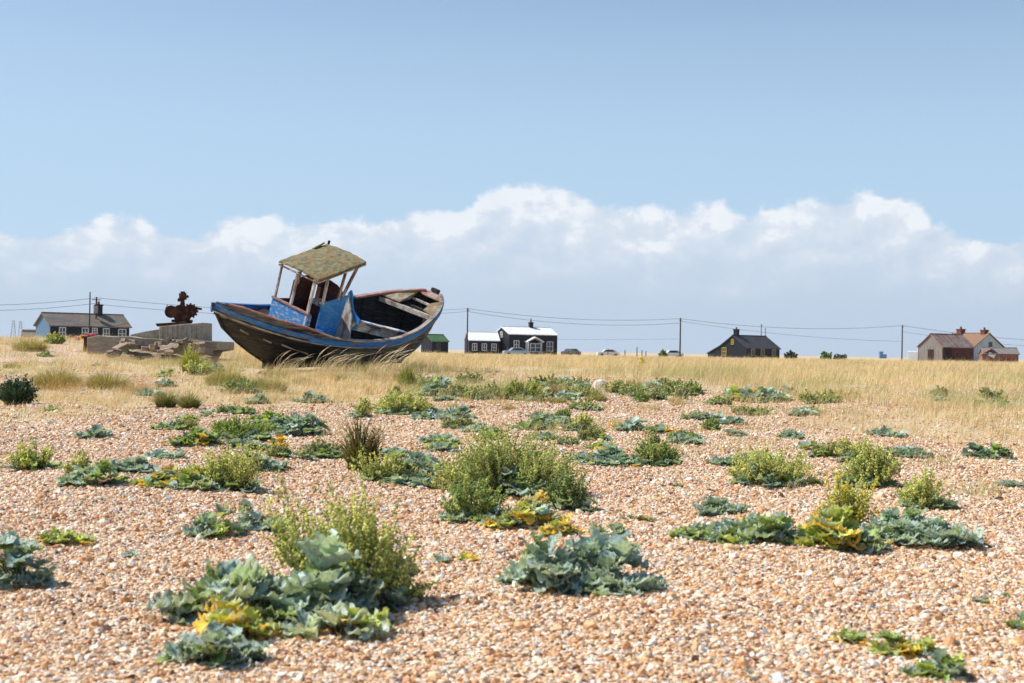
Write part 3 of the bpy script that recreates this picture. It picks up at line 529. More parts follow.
Yel = {YELL: 4, LIME: 2, GREEN: 1}
KG = {GREEN: 4, GLAUC: 2, GLAUC_D: 2, LIME: 1}; BL = {GLAUC: 6, GLAUC_D: 3, GREEN: .6}; KL = {LIME: 4, GREEN: 3, YELL: 1.2}
gk = 'sea kale plants on the shingle'; gf = 'yellow green seeding plants on the shingle'; gg = 'fine leaved bushes among the grass'; gt = 'clumps of dry grass'; gd = 'tall dock plants'; gs = 'small seedlings on bare shingle'
PL = [
 # nearest
 ('K', 266, 626, 220, 104, 'largest sea kale with broad blue green leaves in the left foreground', gk, dict(ll=.27, mix={GLAUC: 5, GLAUC_D: 2, GREEN: 4}, ry=.5)),
 ('F', 356, 616, 146, 138, 'tall yellow green seeding bush rising behind the largest sea kale', gf, dict(nd=1.5, lean=-.22, ry=.7)),
 ('K', 212, 667, 92, 44, 'low grey green sea kale in front of the largest kale, left foreground', gk, dict(ll=.15, mix={GLAUC: 3, GREEN: 2, GLAUC_D: 2})),
 ('K', 243, 642, 78, 58, 'bright yellow and orange kale leaves before the largest sea kale', gk, dict(ll=.2, mix={YELL: 6, LIME: 2}, dens=1.0, ry=.4)),
 ('K', 340, 640, 110, 44, 'pale drooping kale leaves with dried edges beside the largest sea kale', gk, dict(ll=.18, mix={GLAUC: 4, LIME: 1.5, YELL: .8, PALE: 2}, dens=.7)),
 ('K', 218, 538, 52, 34, 'small green kale standing behind the largest sea kale, left of its grey neighbour', gk, dict(mix=KG)),
 ('K', 266, 531, 60, 30, 'dull grey green kale between small green kale and tall seeding bush', gk, dict(mix={GLAUC: 4, BROWN: 1, GREEN: 1}, dens=.7)),
 ('K', 14, 588, 78, 70, 'dark sea kale cut off by the left edge of the picture', gk, dict(mix={GLAUC_D: 4, GLAUC: 3, GREEN: 1})),
 ('K', 62, 545, 44, 20, 'low yellowish kale just right of the one at the left edge', gk, dict(mix=KL)),
 ('S', 130, 557, 16, 10, 'tiny grey seedling alone on shingle left of the small green kale', gs, dict(mix=BL)),
 ('K', 582, 592, 168, 58, 'large crinkled blue green sea kale alone in the centre foreground', gk, dict(ll=.19, mix={GLAUC: 6, GLAUC_D: 4, GREEN: 1}, hs=1.15)),
 ('S', 442, 563, 20, 14, 'grey green seedling left of the lone centre kale', gs, dict(mix={GLAUC: 2, YELL: .6})),
 ('S', 470, 562, 22, 11, 'yellow leaved seedling left of the lone centre kale', gs, dict(mix=Yel)),
 ('K', 742, 543, 118, 36, 'left lobe of the wide kale patch at right, blue above with lime edge', gk, dict(ll=.18, mix={GLAUC: 4, GLAUC_D: 3, LIME: 2.5, GREEN: 2})),
 ('K', 720, 515, 52, 26, 'raised blue grey kale rosette at the left end of the right patch', gk, dict(ll=.15, mix=BL)),
 ('K', 835, 550, 120, 52, 'yellow green kale in the middle of the wide right patch', gk, dict(ll=.18, mix={LIME: 4, GREEN: 4, YELL: 1.2, GLAUC: 1.5})),
 ('F', 845, 534, 74, 74, 'tall yellow shoot rising from the middle of the right kale patch', gf, dict(pods=[(0.81, 0.65, 0.08), (0.62, 0.65, 0.16), (0.68, 0.68, 0.27)], mix={YELL: 3, LIME: 4}, nd=.5)),
 ('K', 924, 546, 122, 38, 'right lobe of the wide kale patch, blue grey and low', gk, dict(ll=.17, mix={GLAUC: 5, GLAUC_D: 4, GREEN: 1})),
 ('F', 930, 510, 72, 38, 'bushy lime seeding plant behind the right kale lobe', gf, dict(mix=KG, nd=.7)),
 ('F', 776, 488, 84, 36, 'rounded seeding bush standing behind the wide kale patch', gf, dict()),
 ('F', 868, 488, 62, 46, 'yellow green seeding bush behind the tall yellow shoot', gf, dict()),
 ('K', 900, 655, 62, 30, 'scraggly yellow green kale in the bottom right of the beach', gk, dict(ll=.1, mix=KL, dens=.8)),
 ('K', 936, 679, 62, 32, 'grey and green kale at the bottom right corner, frontmost plant', gk, dict(ll=.1, mix={GLAUC: 2, LIME: 2, GREEN: 2})),
 ('S', 850, 644, 36, 12, 'flat lime seedling left of the scraggly bottom right kale', gs, dict(mix=KL)),
 ('K', 1021, 630, 22, 26, 'kale clipped by the right edge of the picture', gk, dict(mix=KG)),
 ('S', 982, 603, 14, 8, 'tiny green seedling left of the right edge kale', gs, dict(mix=BL)),
 ('S', 1006, 598, 8, 8, 'tiniest green sprout near the right edge', gs, dict(mix=KG)),
 ('S', 750, 681, 10, 16, 'thin grey sprout at the bottom edge right of centre', gs, dict(mix=BL)),
 # the big centre clump
 ('F', 508, 499, 132, 72, 'widest pale seeding bush in the middle of the beach', gf, dict(pods=[(0.62, 0.63, 0.27), (0.51, 0.57, 0.20), (0.41, 0.46, 0.16)], nd=.9)),
 ('F', 474, 523, 80, 52, 'green leafy seeding bush at the left of the centre clump', gf, dict(mix=KG, nd=.6, pods=[(0.41, 0.49, 0.14), (0.27, 0.38, 0.11), (0.57, 0.59, 0.22)])),
 ('F', 572, 512, 60, 50, 'dark green leafy bush at the right of the centre clump', gf, dict(mix={GLAUC_D: 2, GREEN: 4}, pods=[(.26, .36, .12), (.2, .28, .09), (.45, .5, .2)], nd=.8)),
 ('K', 520, 529, 84, 38, 'yellow speckled kale at the front of the centre clump', gk, dict(mix={GLAUC: 3, LIME: 2, YELL: 2, PALE: 1}, ll=.13)),
 ('K', 562, 536, 46, 22, 'lime and yellow kale leaves right of the clump front', gk, dict(mix=Yel, ll=.1)),
 ('S', 612, 535, 38, 14, 'sparse green kale trailing right from the centre clump', gs, dict(mix=KG, dens=.5)),
 ('S', 640, 522, 40, 8, 'thin brown green runners right of the centre clump', gs, dict(mix={BROWN: 1, GREEN: 2}, dens=.4)),
 ('K', 424, 487, 80, 36, 'silvery blue kale left of the widest seeding bush', gk, dict(mix={GLAUC: 7, GLAUC_D: 3, PALE: 1}, ll=.17)),
 ('F', 382, 483, 46, 30, 'small yellow green bush between red dock and silvery kale', gf, dict()),
 ('D', 360, 472, 40, 62, 'tall dock with red brown base left of the silvery kale', gd, dict()),
 # left middle
 ('F', 220, 491, 74, 46, 'rounded yellow green seeding bush in the left middle of the beach', gf, dict()),
 ('K', 172, 489, 76, 20, 'low kale with yellow leaves left of the rounded seeding bush', gk, dict(mix={GLAUC: 3, YELL: 1.4, GREEN: 2}, ll=.13)),
 ('K', 250, 491, 24, 16, 'dark kale tucked at the right foot of the rounded seeding bush', gk, dict(mix=BL)),
 ('K', 262, 471, 46, 24, 'blue green kale behind the rounded seeding bush', gk, dict(mix=BL)),
 ('K', 92, 486, 54, 28, 'grey green kale with a trailing stalk in the left middle', gk, dict(mix={GLAUC: 3, GREEN: 2, BROWN: .4})),
 ('F', 78, 480, 22, 26, 'wispy seed spray behind the grey green kale, left middle', gf, dict(nd=.8)),
 ('K', 124, 473, 50, 20, 'silvery kale right of and behind the grey green kale', gk, dict(mix={GLAUC: 5, PALE: 1, GLAUC_D: 2})),
 ('F', 37, 471, 50, 28, 'leafy seeding plant near the left edge at mid height', gf, dict(mix=KG, nd=.6)),
 ('S', 2, 468, 10, 16, 'green sprig clipped by the left edge at mid height', gs, dict(mix=KG)),
 ('K', 95, 438, 26, 12, 'small dark blue kale with a stick, alone on left shingle', gk, dict(mix=BL)),
 ('S', 157, 456, 12, 8, 'small grey seedling between two left kale plants', gs, dict(mix=BL)),
 ('K', 195, 446, 48, 26, 'kale with yellow base leaves at the left of the green mat', gk, dict(mix={GREEN: 3, GLAUC_D: 2, YELL: .7})),
 ('F', 243, 441, 62, 22, 'low bright green mat of seeding plant in the left middle', gf, dict(pods=[(0.30, 0.41, 0.08), (0.41, 0.49, 0.12)], nd=.8)),
 ('K', 302, 436, 44, 26, 'blue green kale casting a shadow at the right end of the green mat', gk, dict(mix={GLAUC_D: 4, GLAUC: 3, GREEN: 1})),
 ('K', 268, 432, 40, 18, 'green kale at the back of the green mat', gk, dict(mix=KG)),
 ('S', 280, 447, 22, 18, 'orange yellow leaves in front of the green mat', gs, dict(mix={YELL: 4, GREEN: 1})),
 ('F', 320, 458, 50, 16, 'low dull green plant right of the orange leaves', gf, dict(pods=[(0.27, 0.32, 0.12), (0.43, 0.43, 0.18)], nd=.6)),
 ('B', 17, 405, 42, 28, 'round dark green bush with yellow crown near the left edge', 'round dark green bushes', dict()),
 ('S', 52, 411, 18, 5, 'flat green sprig right of the round dark bush', gs, dict(mix=KG)),
 ('G', 166, 408, 30, 21, 'left half of the twin grassy green bushes', gg, dict()),
 ('G', 189, 409, 30, 19, 'right half of the twin grassy green bushes', gg, dict()),
 ('S', 208, 417, 16, 10, 'wispy green tuft right of the twin grassy bushes', gs, dict(mix=KG, dens=.5)),
 # centre, in front of the boat
 ('F', 402, 415, 50, 22, 'broad lime bush in front of the boat bow', gf, dict()),
 ('F', 362, 418, 24, 18, 'small lime tuft above the red dock', gf, dict()),
 ('K', 455, 419, 40, 14, 'blue kale right of the broad lime bush', gk, dict(mix=BL)),
 ('K', 460, 428, 30, 10, 'greenish kale just in front of the blue kale, centre', gk, dict(mix=KG)),
 ('K', 430, 413, 22, 8, 'low grey kale touching the right of the broad lime bush', gk, dict(mix=BL)),
 ('K', 440, 444, 36, 12, 'dark blue kale above the silvery kale', gk, dict(mix=BL)),
 ('S', 490, 440, 40, 8, 'faint olive runners left of the far centre kale pair', gs, dict(mix={BROWN: 1, GREEN: 2}, dens=.5)),
 ('K', 314, 403, 32, 10, 'flat blue green kale in front of the boat hull', gk, dict(mix=BL)),
 ('D', 408, 390, 28, 26, 'bright green dock growing by the right end of the hull', gd, dict(cols=[(0.27, 0.36, 0.07), (0.38, 0.43, 0.09)], pods=[(0.41, 0.41, 0.09)])),
 ('K', 435, 396, 32, 18, 'green and blue kale right of the bright green dock', gk, dict(mix=BL)),
 ('K', 445, 401, 20, 7, 'thin blue kale at the foot of the dock kale', gk, dict(mix=BL)),
 ('F', 458, 397, 26, 13, 'pale olive seeding plant among grass right of the hull', gf, dict(pods=[(0.49, 0.49, 0.22)])),
 ('F', 484, 400, 34, 14, 'pale green plant among the grass, fourth bush right of the hull', gf, dict(pods=[(0.54, 0.55, 0.24), (0.38, 0.43, 0.14)])),
 ('F', 524, 401, 44, 20, 'yellow green bush before the brown grass stook, centre right', gf, dict(pods=[(0.54, 0.55, 0.16), (0.35, 0.42, 0.11)])),
 ('T', 552, 396, 20, 22, 'upright brown grass stook right of the boat', gt, dict(col=(.36, .24, .12), n=500)),
 ('K', 584, 391, 18, 12, 'small dark blue kale by the white stone', gk, dict(mix=BL)),
 ('F', 577, 397, 40, 10, 'pale low plant in front of the kale by the white stone', gf, dict(pods=[(0.49, 0.51, 0.19)])),
 ('K', 534, 430, 40, 18, 'kale with upright leaves at the centre right', gk, dict(mix={GREEN: 3, GLAUC: 2})),
 ('K', 556, 424, 26, 12, 'blue green kale just right of the upright leaved kale', gk, dict(mix=BL)),
 ('F', 578, 432, 32, 18, 'lime seeding plant right of the upright leaved kale', gf, dict()),
 ('F', 594, 441, 34, 12, 'dull green low plant in front of the lime seeding plant', gf, dict(pods=[(0.32, 0.38, 0.14), (0.46, 0.46, 0.19)])),
 ('S', 545, 440, 40, 8, 'short green runners under the upright leaved kale', gs, dict(mix=KG, dens=.5)),
 ('S', 614, 427, 10, 9, 'single orange yellow kale leaf clump right of centre', gs, dict(mix={YELL: 1})),
 ('K', 632, 431, 28, 11, 'blue kale right of the orange yellow leaves', gk, dict(mix=BL)),
 ('K', 658, 433, 22, 11, 'dark green kale right of the blue kale, mid right', gk, dict(mix={GLAUC_D: 2, GREEN: 1, YELL: .4})),
 ('K', 618, 466, 68, 22, 'dark kale with orange leaves left of its seeding stalks, mid right', gk, dict(mix={GLAUC_D: 4, GLAUC: 4, YELL: .6}, ll=.13)),
 ('F', 655, 466, 48, 24, 'fine green seeding stalks at the right of the orange leaved kale', gf, dict(pods=[(0.46, 0.51, 0.16), (0.30, 0.38, 0.11)])),
 ('K', 745, 466, 66, 14, 'long low blue kale strip behind the rounded seeding bush at right', gk, dict(mix=BL, ll=.12)),
 ('S', 678, 487, 10, 7, 'tiny green seedling on bare shingle right of centre', gs, dict(mix=KG)),
 ('K', 684, 444, 30, 8, 'small flat kale left of the long low strip', gk, dict(mix=BL)),
 ('K', 812, 450, 20, 12, 'small dark kale at the left of the far right row', gk, dict(mix=BL)),
 ('F', 826, 458, 30, 14, 'olive plant right of the small dark kale in the far right row', gf, dict(pods=[(0.49, 0.51, 0.19)])),
 ('F', 862, 464, 44, 22, 'green seeding plant in the middle of the far right row', gf, dict(mix=KG)),
 ('K', 905, 457, 48, 13, 'low blue kale strip in the far right row', gk, dict(mix=BL)),
 ('K', 985, 458, 42, 15, 'isolated dark green kale near the right edge', gk, dict(mix={GREEN: 2, GLAUC_D: 3})),
 ('S', 1010, 487, 36, 5, 'flat green runner at the right edge on bare shingle', gs, dict(mix=BL)),
 ('K', 888, 437, 34, 12, 'grey kale half buried in dry grass at right', gk, dict(mix={GLAUC: 3, BROWN: .6})),
 ('K', 757, 402, 60, 15, 'wide kale with yellow leaves at the edge of the dry grass', gk, dict(mix={GLAUC: 3, GLAUC_D: 3, YELL: .9, LIME: .6})),
 ('K', 783, 396, 26, 11, 'dark blue kale touching the right of the yellow leaved wide kale', gk, dict(mix=BL)),
 ('F', 820, 404, 38, 13, 'olive green plant right of the wide kale by the dry grass', gf, dict(pods=[(0.41, 0.46, 0.15), (0.54, 0.54, 0.22)])),
 ('K', 803, 416, 24, 10, 'pale grey kale in front of the olive green plant', gk, dict(mix={GLAUC: 3, PALE: 1})),
 ('K', 640, 394, 34, 12, 'pale blue green kale left part of the row below the grass', gk, dict(mix={GLAUC: 2, GREEN: 1})),
 ('F', 618, 393, 28, 12, 'yellowish plant just right of the white stone', gf, dict(pods=[(0.57, 0.57, 0.24)])),
 ('F', 682, 396, 40, 13, 'green plant at the right of the row below the grass', gf, dict(pods=[(0.38, 0.45, 0.15)])),
 ('K', 862, 366, 26, 5, 'thin kale sprig far up the grassy ridge, right', gk, dict(mix={GLAUC: 1, GREEN: 1})),
 ('F', 641, 368, 7, 12, 'yellow flower spike standing in the far dry grass', gf, dict(pods=[(0.90, 0.68, 0.05)], mix=Yel, nd=.3)),
 ('K', 600, 449, 24, 8, 'small dark kale above the orange leaved kale', gk, dict(mix=KG)),
 ('S', 735, 436, 24, 7, 'faint grey kale at the edge of dry grass, right middle', gs, dict(mix={GLAUC: 2, BROWN: 1})),
 # left slope
 ('D', 190, 373, 26, 30, 'bright yellow green bush before the stone platform', gd, dict(cols=[(0.49, 0.54, 0.07), (0.35, 0.43, 0.08)], pods=[(0.68, 0.65, 0.08), (0.49, 0.54, 0.11)])),
 ('F', 198, 376, 26, 18, 'rounded lime bush at the foot of the bright bush by the platform', gf, dict()),
 ('K', 122, 357, 24, 12, 'blue green kale under the rubble left of the platform', gk, dict(mix=BL)),
 ('K', 165, 378, 22, 10, 'green kale on shingle below the platform', gk, dict(mix=KG)),
 ('K', 166, 387, 18, 8, 'blue kale just above the twin grassy bushes', gk, dict(mix=BL)),
 ('K', 214, 372, 22, 12, 'pale blue kale right of the lime bush by the platform', gk, dict(mix={GLAUC: 3, PALE: 1})),
 ('G', 30, 352, 56, 16, 'olive bush on the left crest below the blue gabled house', gg, dict(cols=[(0.32, 0.36, 0.11), (0.54, 0.51, 0.19)])),
 ('F', 52, 344, 24, 12, 'yellow flowered bush beside the left house wall', gf, dict(pods=[(0.68, 0.68, 0.14), (0.27, 0.32, 0.11)])),
 ('G', 58, 388, 70, 26, 'olive and straw coloured bush on the left slope', gg, dict(cols=[(0.35, 0.38, 0.12), (0.57, 0.51, 0.20)])),
 ('T', 62, 392, 60, 24, 'reddish straw tuft in front of the olive bush, left slope', gt, dict(col=(.50, .31, .13), n=420)),
 ('G', 108, 390, 70, 22, 'low olive bush in the middle of the left slope', gg, dict(cols=[(0.35, 0.38, 0.12), (0.57, 0.51, 0.20)])),
 ('T', 140, 394, 50, 26, 'orange straw tuft left of the twin grassy bushes', gt, dict(col=(.50, .30, .12), n=420)),
 ('K', 98, 366, 14, 6, 'tiny grey kale below the dark post on the left slope', gk, dict(mix=BL)),
 ('K', 46, 357, 16, 6, 'tiny dark kale on the left crest', gk, dict(mix=KG)),
 ('G', 225, 385, 60, 24, 'pale green grassy bush left of the hull', gg, dict(cols=[(0.46, 0.49, 0.19), (0.59, 0.57, 0.24)])),
 ('G', 268, 392, 60, 22, 'pale grey green bush under the hull', gg, dict(cols=[(0.41, 0.43, 0.20), (0.62, 0.57, 0.27)])),
 ('T', 330, 380, 56, 28, 'dry plumed grass leaning across the middle of the hull', gt, dict(n=700, plume=34)),
 ('T', 284, 378, 46, 24, 'dry plumed grass leaning at the left end of the hull', gt, dict(n=600, plume=20)),
 ('T', 382, 381, 56, 32, 'dry plumed grass leaning against the right end of the hull', gt, dict(n=800, plume=42)),
 ('T', 120, 362, 44, 13, 'straw tuft against the left part of the rubble', gt, dict(n=450, green=.2)),
 ('T', 170, 364, 48, 14, 'straw tuft against the middle of the rubble', gt, dict(n=450, green=.25)),
 ('T', 212, 366, 34, 15, 'straw tuft against the right end of the platform', gt, dict(n=400, green=.15)),
 ('T', 232, 372, 34, 16, 'fine straw tuft between platform and hull', gt, dict(n=420, green=.25)),
 ('T', 240, 392, 50, 14, 'broad low straw tuft under the hull tip', gt, dict(n=520, green=.2)),
 ('T', 305, 386, 50, 14, 'broad straw tuft in front of the hull', gt, dict(n=520, green=.25)),
 ('T', 352, 388, 40, 14, 'low straw tuft right of the broad one before the hull', gt, dict(n=420, green=.2)),
]
for kind, u, v, w, h, lab, grp, o in PL: plant(kind, u, v, w, h, lab, grp, **o)
def scatter_px(n, u0, u1, v0, v1, fn):
    for _ in range(n):
        u = R_.uniform(u0, u1); v = R_.uniform(v0, v1) + (u - 512) * .0175; fn(u, v)
def low_mix(lab, grp, kinds, w0, w1, h0, h1):
    def f(u, v):
        k = R_.choice(kinds); w = R_.uniform(w0, w1); h = R_.uniform(h0, h1)
        o = {}
        if k == 'K': o = dict(mix=R_.choice([BL, KG, BL]), dens=.9)
        elif k == 'F': o = dict(pods=R_.choice([[(.50, .52, .20), (.38, .42, .15)], [(.56, .55, .28), (.42, .44, .2)], [(.34, .42, .13)]]), nd=.6)
        elif k == 'G': o = dict(cols=[(.40, .42, .16), (.52, .50, .24), (.30, .34, .11)], n=350)
        else: o = dict(n=300, green=.3, col=R_.choice([(.66, .46, .22), (.72, .55, .30)]))
        plant(k, u, v, w, h, lab, grp, **o)
    return f
scatter_px(26, 240, 700, 388, 412, low_mix('one of the thin straw tufts where grass gives way to shingle, centre', 'straw tufts at the ragged grass edge', 'T', 18, 44, 8, 15))
scatter_px(28, 395, 700, 383, 404, low_mix('one of the low green plants mixed with dry grass right of the boat', 'low plants right of the boat', 'KFFG', 12, 34, 6, 13))
scatter_px(16, 690, 1000, 386, 428, low_mix('one of the small pale plants scattered in thin dry grass at right', 'small plants in the thin grass at right', 'KFFT', 12, 34, 5, 11))
scatter_px(26, 5, 380, 352, 400, low_mix('olive or straw tuft on the grassy slope left and in front of the hull', 'olive tufts on the left slope', 'GGTF', 16, 48, 8, 17))
scatter_px(20, 140, 480, 402, 470, low_mix('one of the small kale and seedlings between larger plants left of centre', 'small plants between the larger ones', 'KKF', 14, 34, 7, 13))
scatter_px(16, 490, 800, 408, 462, low_mix('one of the small low plants between larger ones right of centre', 'small plants right of centre', 'KF', 14, 36, 6, 13))
P = on_ground(600, 388)
def rock(c, s, name, mat, label, cat, group, seed):
    r = random.Random(seed); b = MB(); n = 10; vs = []; fs = []
    for i in range(1, 6):
        ph = math.pi * i / 6
        for k in range(n):
            t = 2 * math.pi * k / n; q = 1 + r.uniform(-.16, .16)
            vs.append((s[0] * math.sin(ph) * math.cos(t) * q, s[1] * math.sin(ph) * math.sin(t) * q, s[2] * math.copysign(abs(math.cos(ph)) ** .7, math.cos(ph)) * q))
    for i in range(4):
        for k in range(n): fs.append((i * n + k, (i + 1) * n + k, (i + 1) * n + (k + 1) % n, i * n + (k + 1) % n))
    fs.append(tuple(range(n))); fs.append(tuple(4 * n + k for k in range(n))[::-1])
    b.add(vs, fs); o = b.build(name, mat, None, False, .012); o.location = tuple(map(float, c)); o.rotation_euler = (r.uniform(-.3, .3), r.uniform(-.3, .3), r.uniform(0, 3)); tag(o, label, cat, group); return o
def slab_rock(c, s, name, mat, label, cat, group, seed):
    r = random.Random(seed); b = MB(); n = r.randint(5, 7); ring = [(s[0] * math.cos(2 * math.pi * k / n + r.uniform(-.3, .3)) * r.uniform(.75, 1.1), s[1] * math.sin(2 * math.pi * k / n + r.uniform(-.3, .3)) * r.uniform(.75, 1.1)) for k in range(n)]
    lo = [(x * r.uniform(.85, 1.05), y * r.uniform(.85, 1.05), -s[2]) for x, y in ring]; hi = [(x, y, s[2] + r.uniform(-.02, .02)) for x, y in ring]
    b.add(lo + hi, [tuple(range(n))[::-1], tuple(range(n, 2 * n))] + [(k, (k + 1) % n, n + (k + 1) % n, n + k) for k in range(n)])
    o = b.build(name, mat, None, False, .012); o.location = tuple(map(float, c)); o.rotation_euler = (r.uniform(-.45, .45), r.uniform(-.35, .35), r.uniform(0, 3)); tag(o, label, cat, group); return o
rock((P[0], P[1], P[2] + .05), (.15, .1, .13), 'white_stone', M['white_stone'], 'white upright stone lying among low plants right of the boat', 'stone', None, 3)

# ------------------------------------------------------------------ the boat
BL_, BB = 7.621, 1.556
def hb(s, far=False):
    m = .52; s = min(max(s, 0.0), 1.0)
    return max(BB * ((1 - ((m - s) / m) ** 2) ** .67 if s < m else (1 - ((s - m) / (1 - m)) ** 2) ** .542), .02)
def zs(s):
    m = .45; return .502 * ((m - s) / m) ** 2 if s < m else .91 * ((s - m) / (1 - m)) ** 2
def sx_(s): return (s - .5) * BL_
# keel profile z and where the stem / stern shift x for lower points
def zk(s): return -1.0 + 0.0 * s
STERN = [(.5, -3.81), (-.03, -3.37), (-.41, -2.82), (-.67, -2.36), (-.9, -1.86), (-1.0, -1.5)]
def xlo(z):  # forward limit of the hull at the stern for height z
    zz = [p[0] for p in STERN][::-1]; xx = [p[1] for p in STERN][::-1]; return float(np.interp(z, zz, xx))
def xhi(z): return float(np.interp(z, [-1.0, -.8, -.3, .3, .91], [3.0, 3.3, 3.55, 3.72, 3.81]))
NQ, NS = 12, 44
def hull_point(s, q, side, inset=0.0):
    """q 0 keel .. 1 sheer"""
    top = zs(s) + (.055 + .075 * math.exp(-((s - .43) / .2) ** 2) if side < 0 else 0); bot = -1.0; f = q
    z = bot + (top - bot) * (1 - (1 - f) ** 1.0 if False else f ** 1.55)
    fr = math.sin(min(f, 1) * math.pi / 2) ** .75                       # width fraction, full bilge
    # x: same fraction along between the end profiles at that height
    x = xlo(z) + (xhi(z) - xlo(z)) * s
    b = max((hb(s) - inset), .008) * fr
    # fine ends low down
    low = (1 - f) ** 1.2; b *= 1 - low * (abs(s - .5) * 2) ** 2 * (.55 if s < .5 else .25)
    return (x, side * b, z)
ss = [.5 - .5 * math.cos(math.pi * k / NS) for k in range(NS + 1)]
boat = empty('fishing_boat', (-4.672, 36.0, 2.086 - .04), 0, 'derelict wooden fishing boat with blue strake and open wheelhouse, leaning over on the beach', 'boat')
boat.rotation_mode = 'XYZ'
# local +x bow (right), +y far side; heel turns the far side up
from mathutils import Matrix
_R = Matrix.Rotation(rad(52.07), 4, 'Z') @ Matrix.Rotation(rad(-2.01), 4, 'Y') @ Matrix.Rotation(rad(19.45), 4, 'X')
boat.rotation_euler = _R.to_euler('XYZ')

def hull_side(q0, q1, name, mat, nq, inset=0.0, side=None, s0=0.0, s1=1.0, lap=.012, thick=.035, off=0.0):
    """lapped planks: each strake is a band slightly proud at its lower edge"""
    b = MB()
    for sd in ((-1, 1) if side is None else (side,)):
        qs = np.linspace(q0, q1, nq + 1)
        S = [s for s in ss if s0 <= s <= s1]
        for k in range(nq):
            rows = []
            for qq, o in ((qs[k], lap), (qs[k + 1], 0)):
                row = []
                for s in S:
                    p = np.array(hull_point(s, qq, sd, inset)); e = .01
                    row.append(p + np.array([0, sd * (o + off), -(o + off) * .3]))
                rows.append(row)
            n = len(S); vs = rows[0] + rows[1]; inn = [p - np.array([0, sd * thick, 0]) for p in vs]
            fs = []
            for i in range(n - 1):
                f = (i, i + 1, n + i + 1, n + i); fs.append(f if sd < 0 else f[::-1])
                # lower lip
                g = (i, i + 2 * n, i + 1 + 2 * n, i + 1); fs.append(g if sd < 0 else g[::-1])
            b.add(vs + inn, fs)
    return b.build(name, mat, boat, True)
h1 = hull_side(.0, 1.0, 'hull', M['hull'], 13)
# darker tarred quarter at the stern, near side, a skin over the same planks
hull_side(.1, .88, 'tarred_quarter', M['hull_dark'], 10, 0, -1, 0.0, .3, off=.02)
hull_side(.02, .5, 'bottom_planking', M['hull_dark'], 6, 0, None, .0, .62, off=.014)
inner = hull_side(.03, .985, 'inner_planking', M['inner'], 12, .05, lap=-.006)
# keel, stern post and stem
b = MB(); b.prism([(-1.9, -.05, -.88), (-1.86, -.05, -1.10), (3.1, -.05, -1.10), (3.2, -.05, -.95)], (0, .1, 0)); b.build('keel', M['hull_dark'], boat, bevel=.01)
def profile_post(pts, w, t, name, mat, outx):
    b = MB(); n = len(pts)
    vs = [(x, -w / 2, z) for x, z in pts] + [(x, w / 2, z) for x, z in pts] + [(x + outx, -w / 2, z) for x, z in pts] + [(x + outx, w / 2, z) for x, z in pts]
    fs = []
    for i in range(n - 1):
        fs += [(i, i + 1, 2 * n + i + 1, 2 * n + i), (n + i, 3 * n + i, 3 * n + i + 1, n + i + 1), (2 * n + i, 2 * n + i + 1, 3 * n + i + 1, 3 * n + i), (i, n + i, n + i + 1, i + 1)]
    fs += [(0, n, 3 * n, 2 * n)[::-1], (n - 1, 2 * n - 1, 4 * n - 1, 3 * n - 1)]
    b.add(vs, fs); return b.build(name, mat, boat)
profile_post([(-3.83, .60), (-3.80, .5), (-3.37, -.03), (-2.82, -.41), (-2.36, -.67), (-1.86, -.92)], .09, 0, 'stern_post', M['hull_dark'], -.07)
profile_post([(3.79, .95), (3.78, .91), (3.71, .3), (3.54, -.3), (3.29, -.8), (3.0, -1.02)], .10, 0, 'stem_post', M['hull_dark'], .08)
b = MB(); b.box((3.79, 0, .98), (.13, .24, .09), jit=.008); b.build('stem_head', M['hull_dark'], boat, bevel=.01)

def ribbon(s0, s1, fn_in, fn_out, z0, z1, name, mat, side, n=40):
    """closed box-section strip following the sheer; fn give y offsets, z offsets relative to the sheer"""
    b = MB(); vs = []; m = n + 1
    for i in range(m):
        s = s0 + (s1 - s0) * i / n; x, y, z = hull_point(s, 1, side); a = fn_in(s); c = fn_out(s); za = z0(s) if callable(z0) else z0; zb = z1(s) if callable(z1) else z1
        # local normal in plan
        s2 = min(s + .004, 1); s1_ = max(s - .004, 0); p, q = hull_point(s1_, 1, side), hull_point(s2, 1, side); tx, ty = q[0] - p[0], q[1] - p[1]; l = math.hypot(tx, ty) + 1e-9
        nx_, ny_ = (ty / l, -tx / l) if side < 0 else (-ty / l, tx / l)
        for o, zz in ((a, za), (c, za), (c, zb), (a, zb)): vs.append((x + nx_ * o, y + ny_ * o, z + zz))
    fs = []
    for i in range(n):
        for k in range(4):
            f = (i * 4 + k, i * 4 + (k + 1) % 4, (i + 1) * 4 + (k + 1) % 4, (i + 1) * 4 + k); fs.append(f)
    fs += [(0, 1, 2, 3)[::-1], (n * 4, n * 4 + 1, n * 4 + 2, n * 4 + 3)]
    b.add(vs, fs); return b.build(name, mat, boat)
k_ = lambda v: (lambda s: v)
bul = lambda s: .012 + .17 * float(smooth(.37, .2, s)) * (1 if s > .05 else .45 + .55 * s / .05)
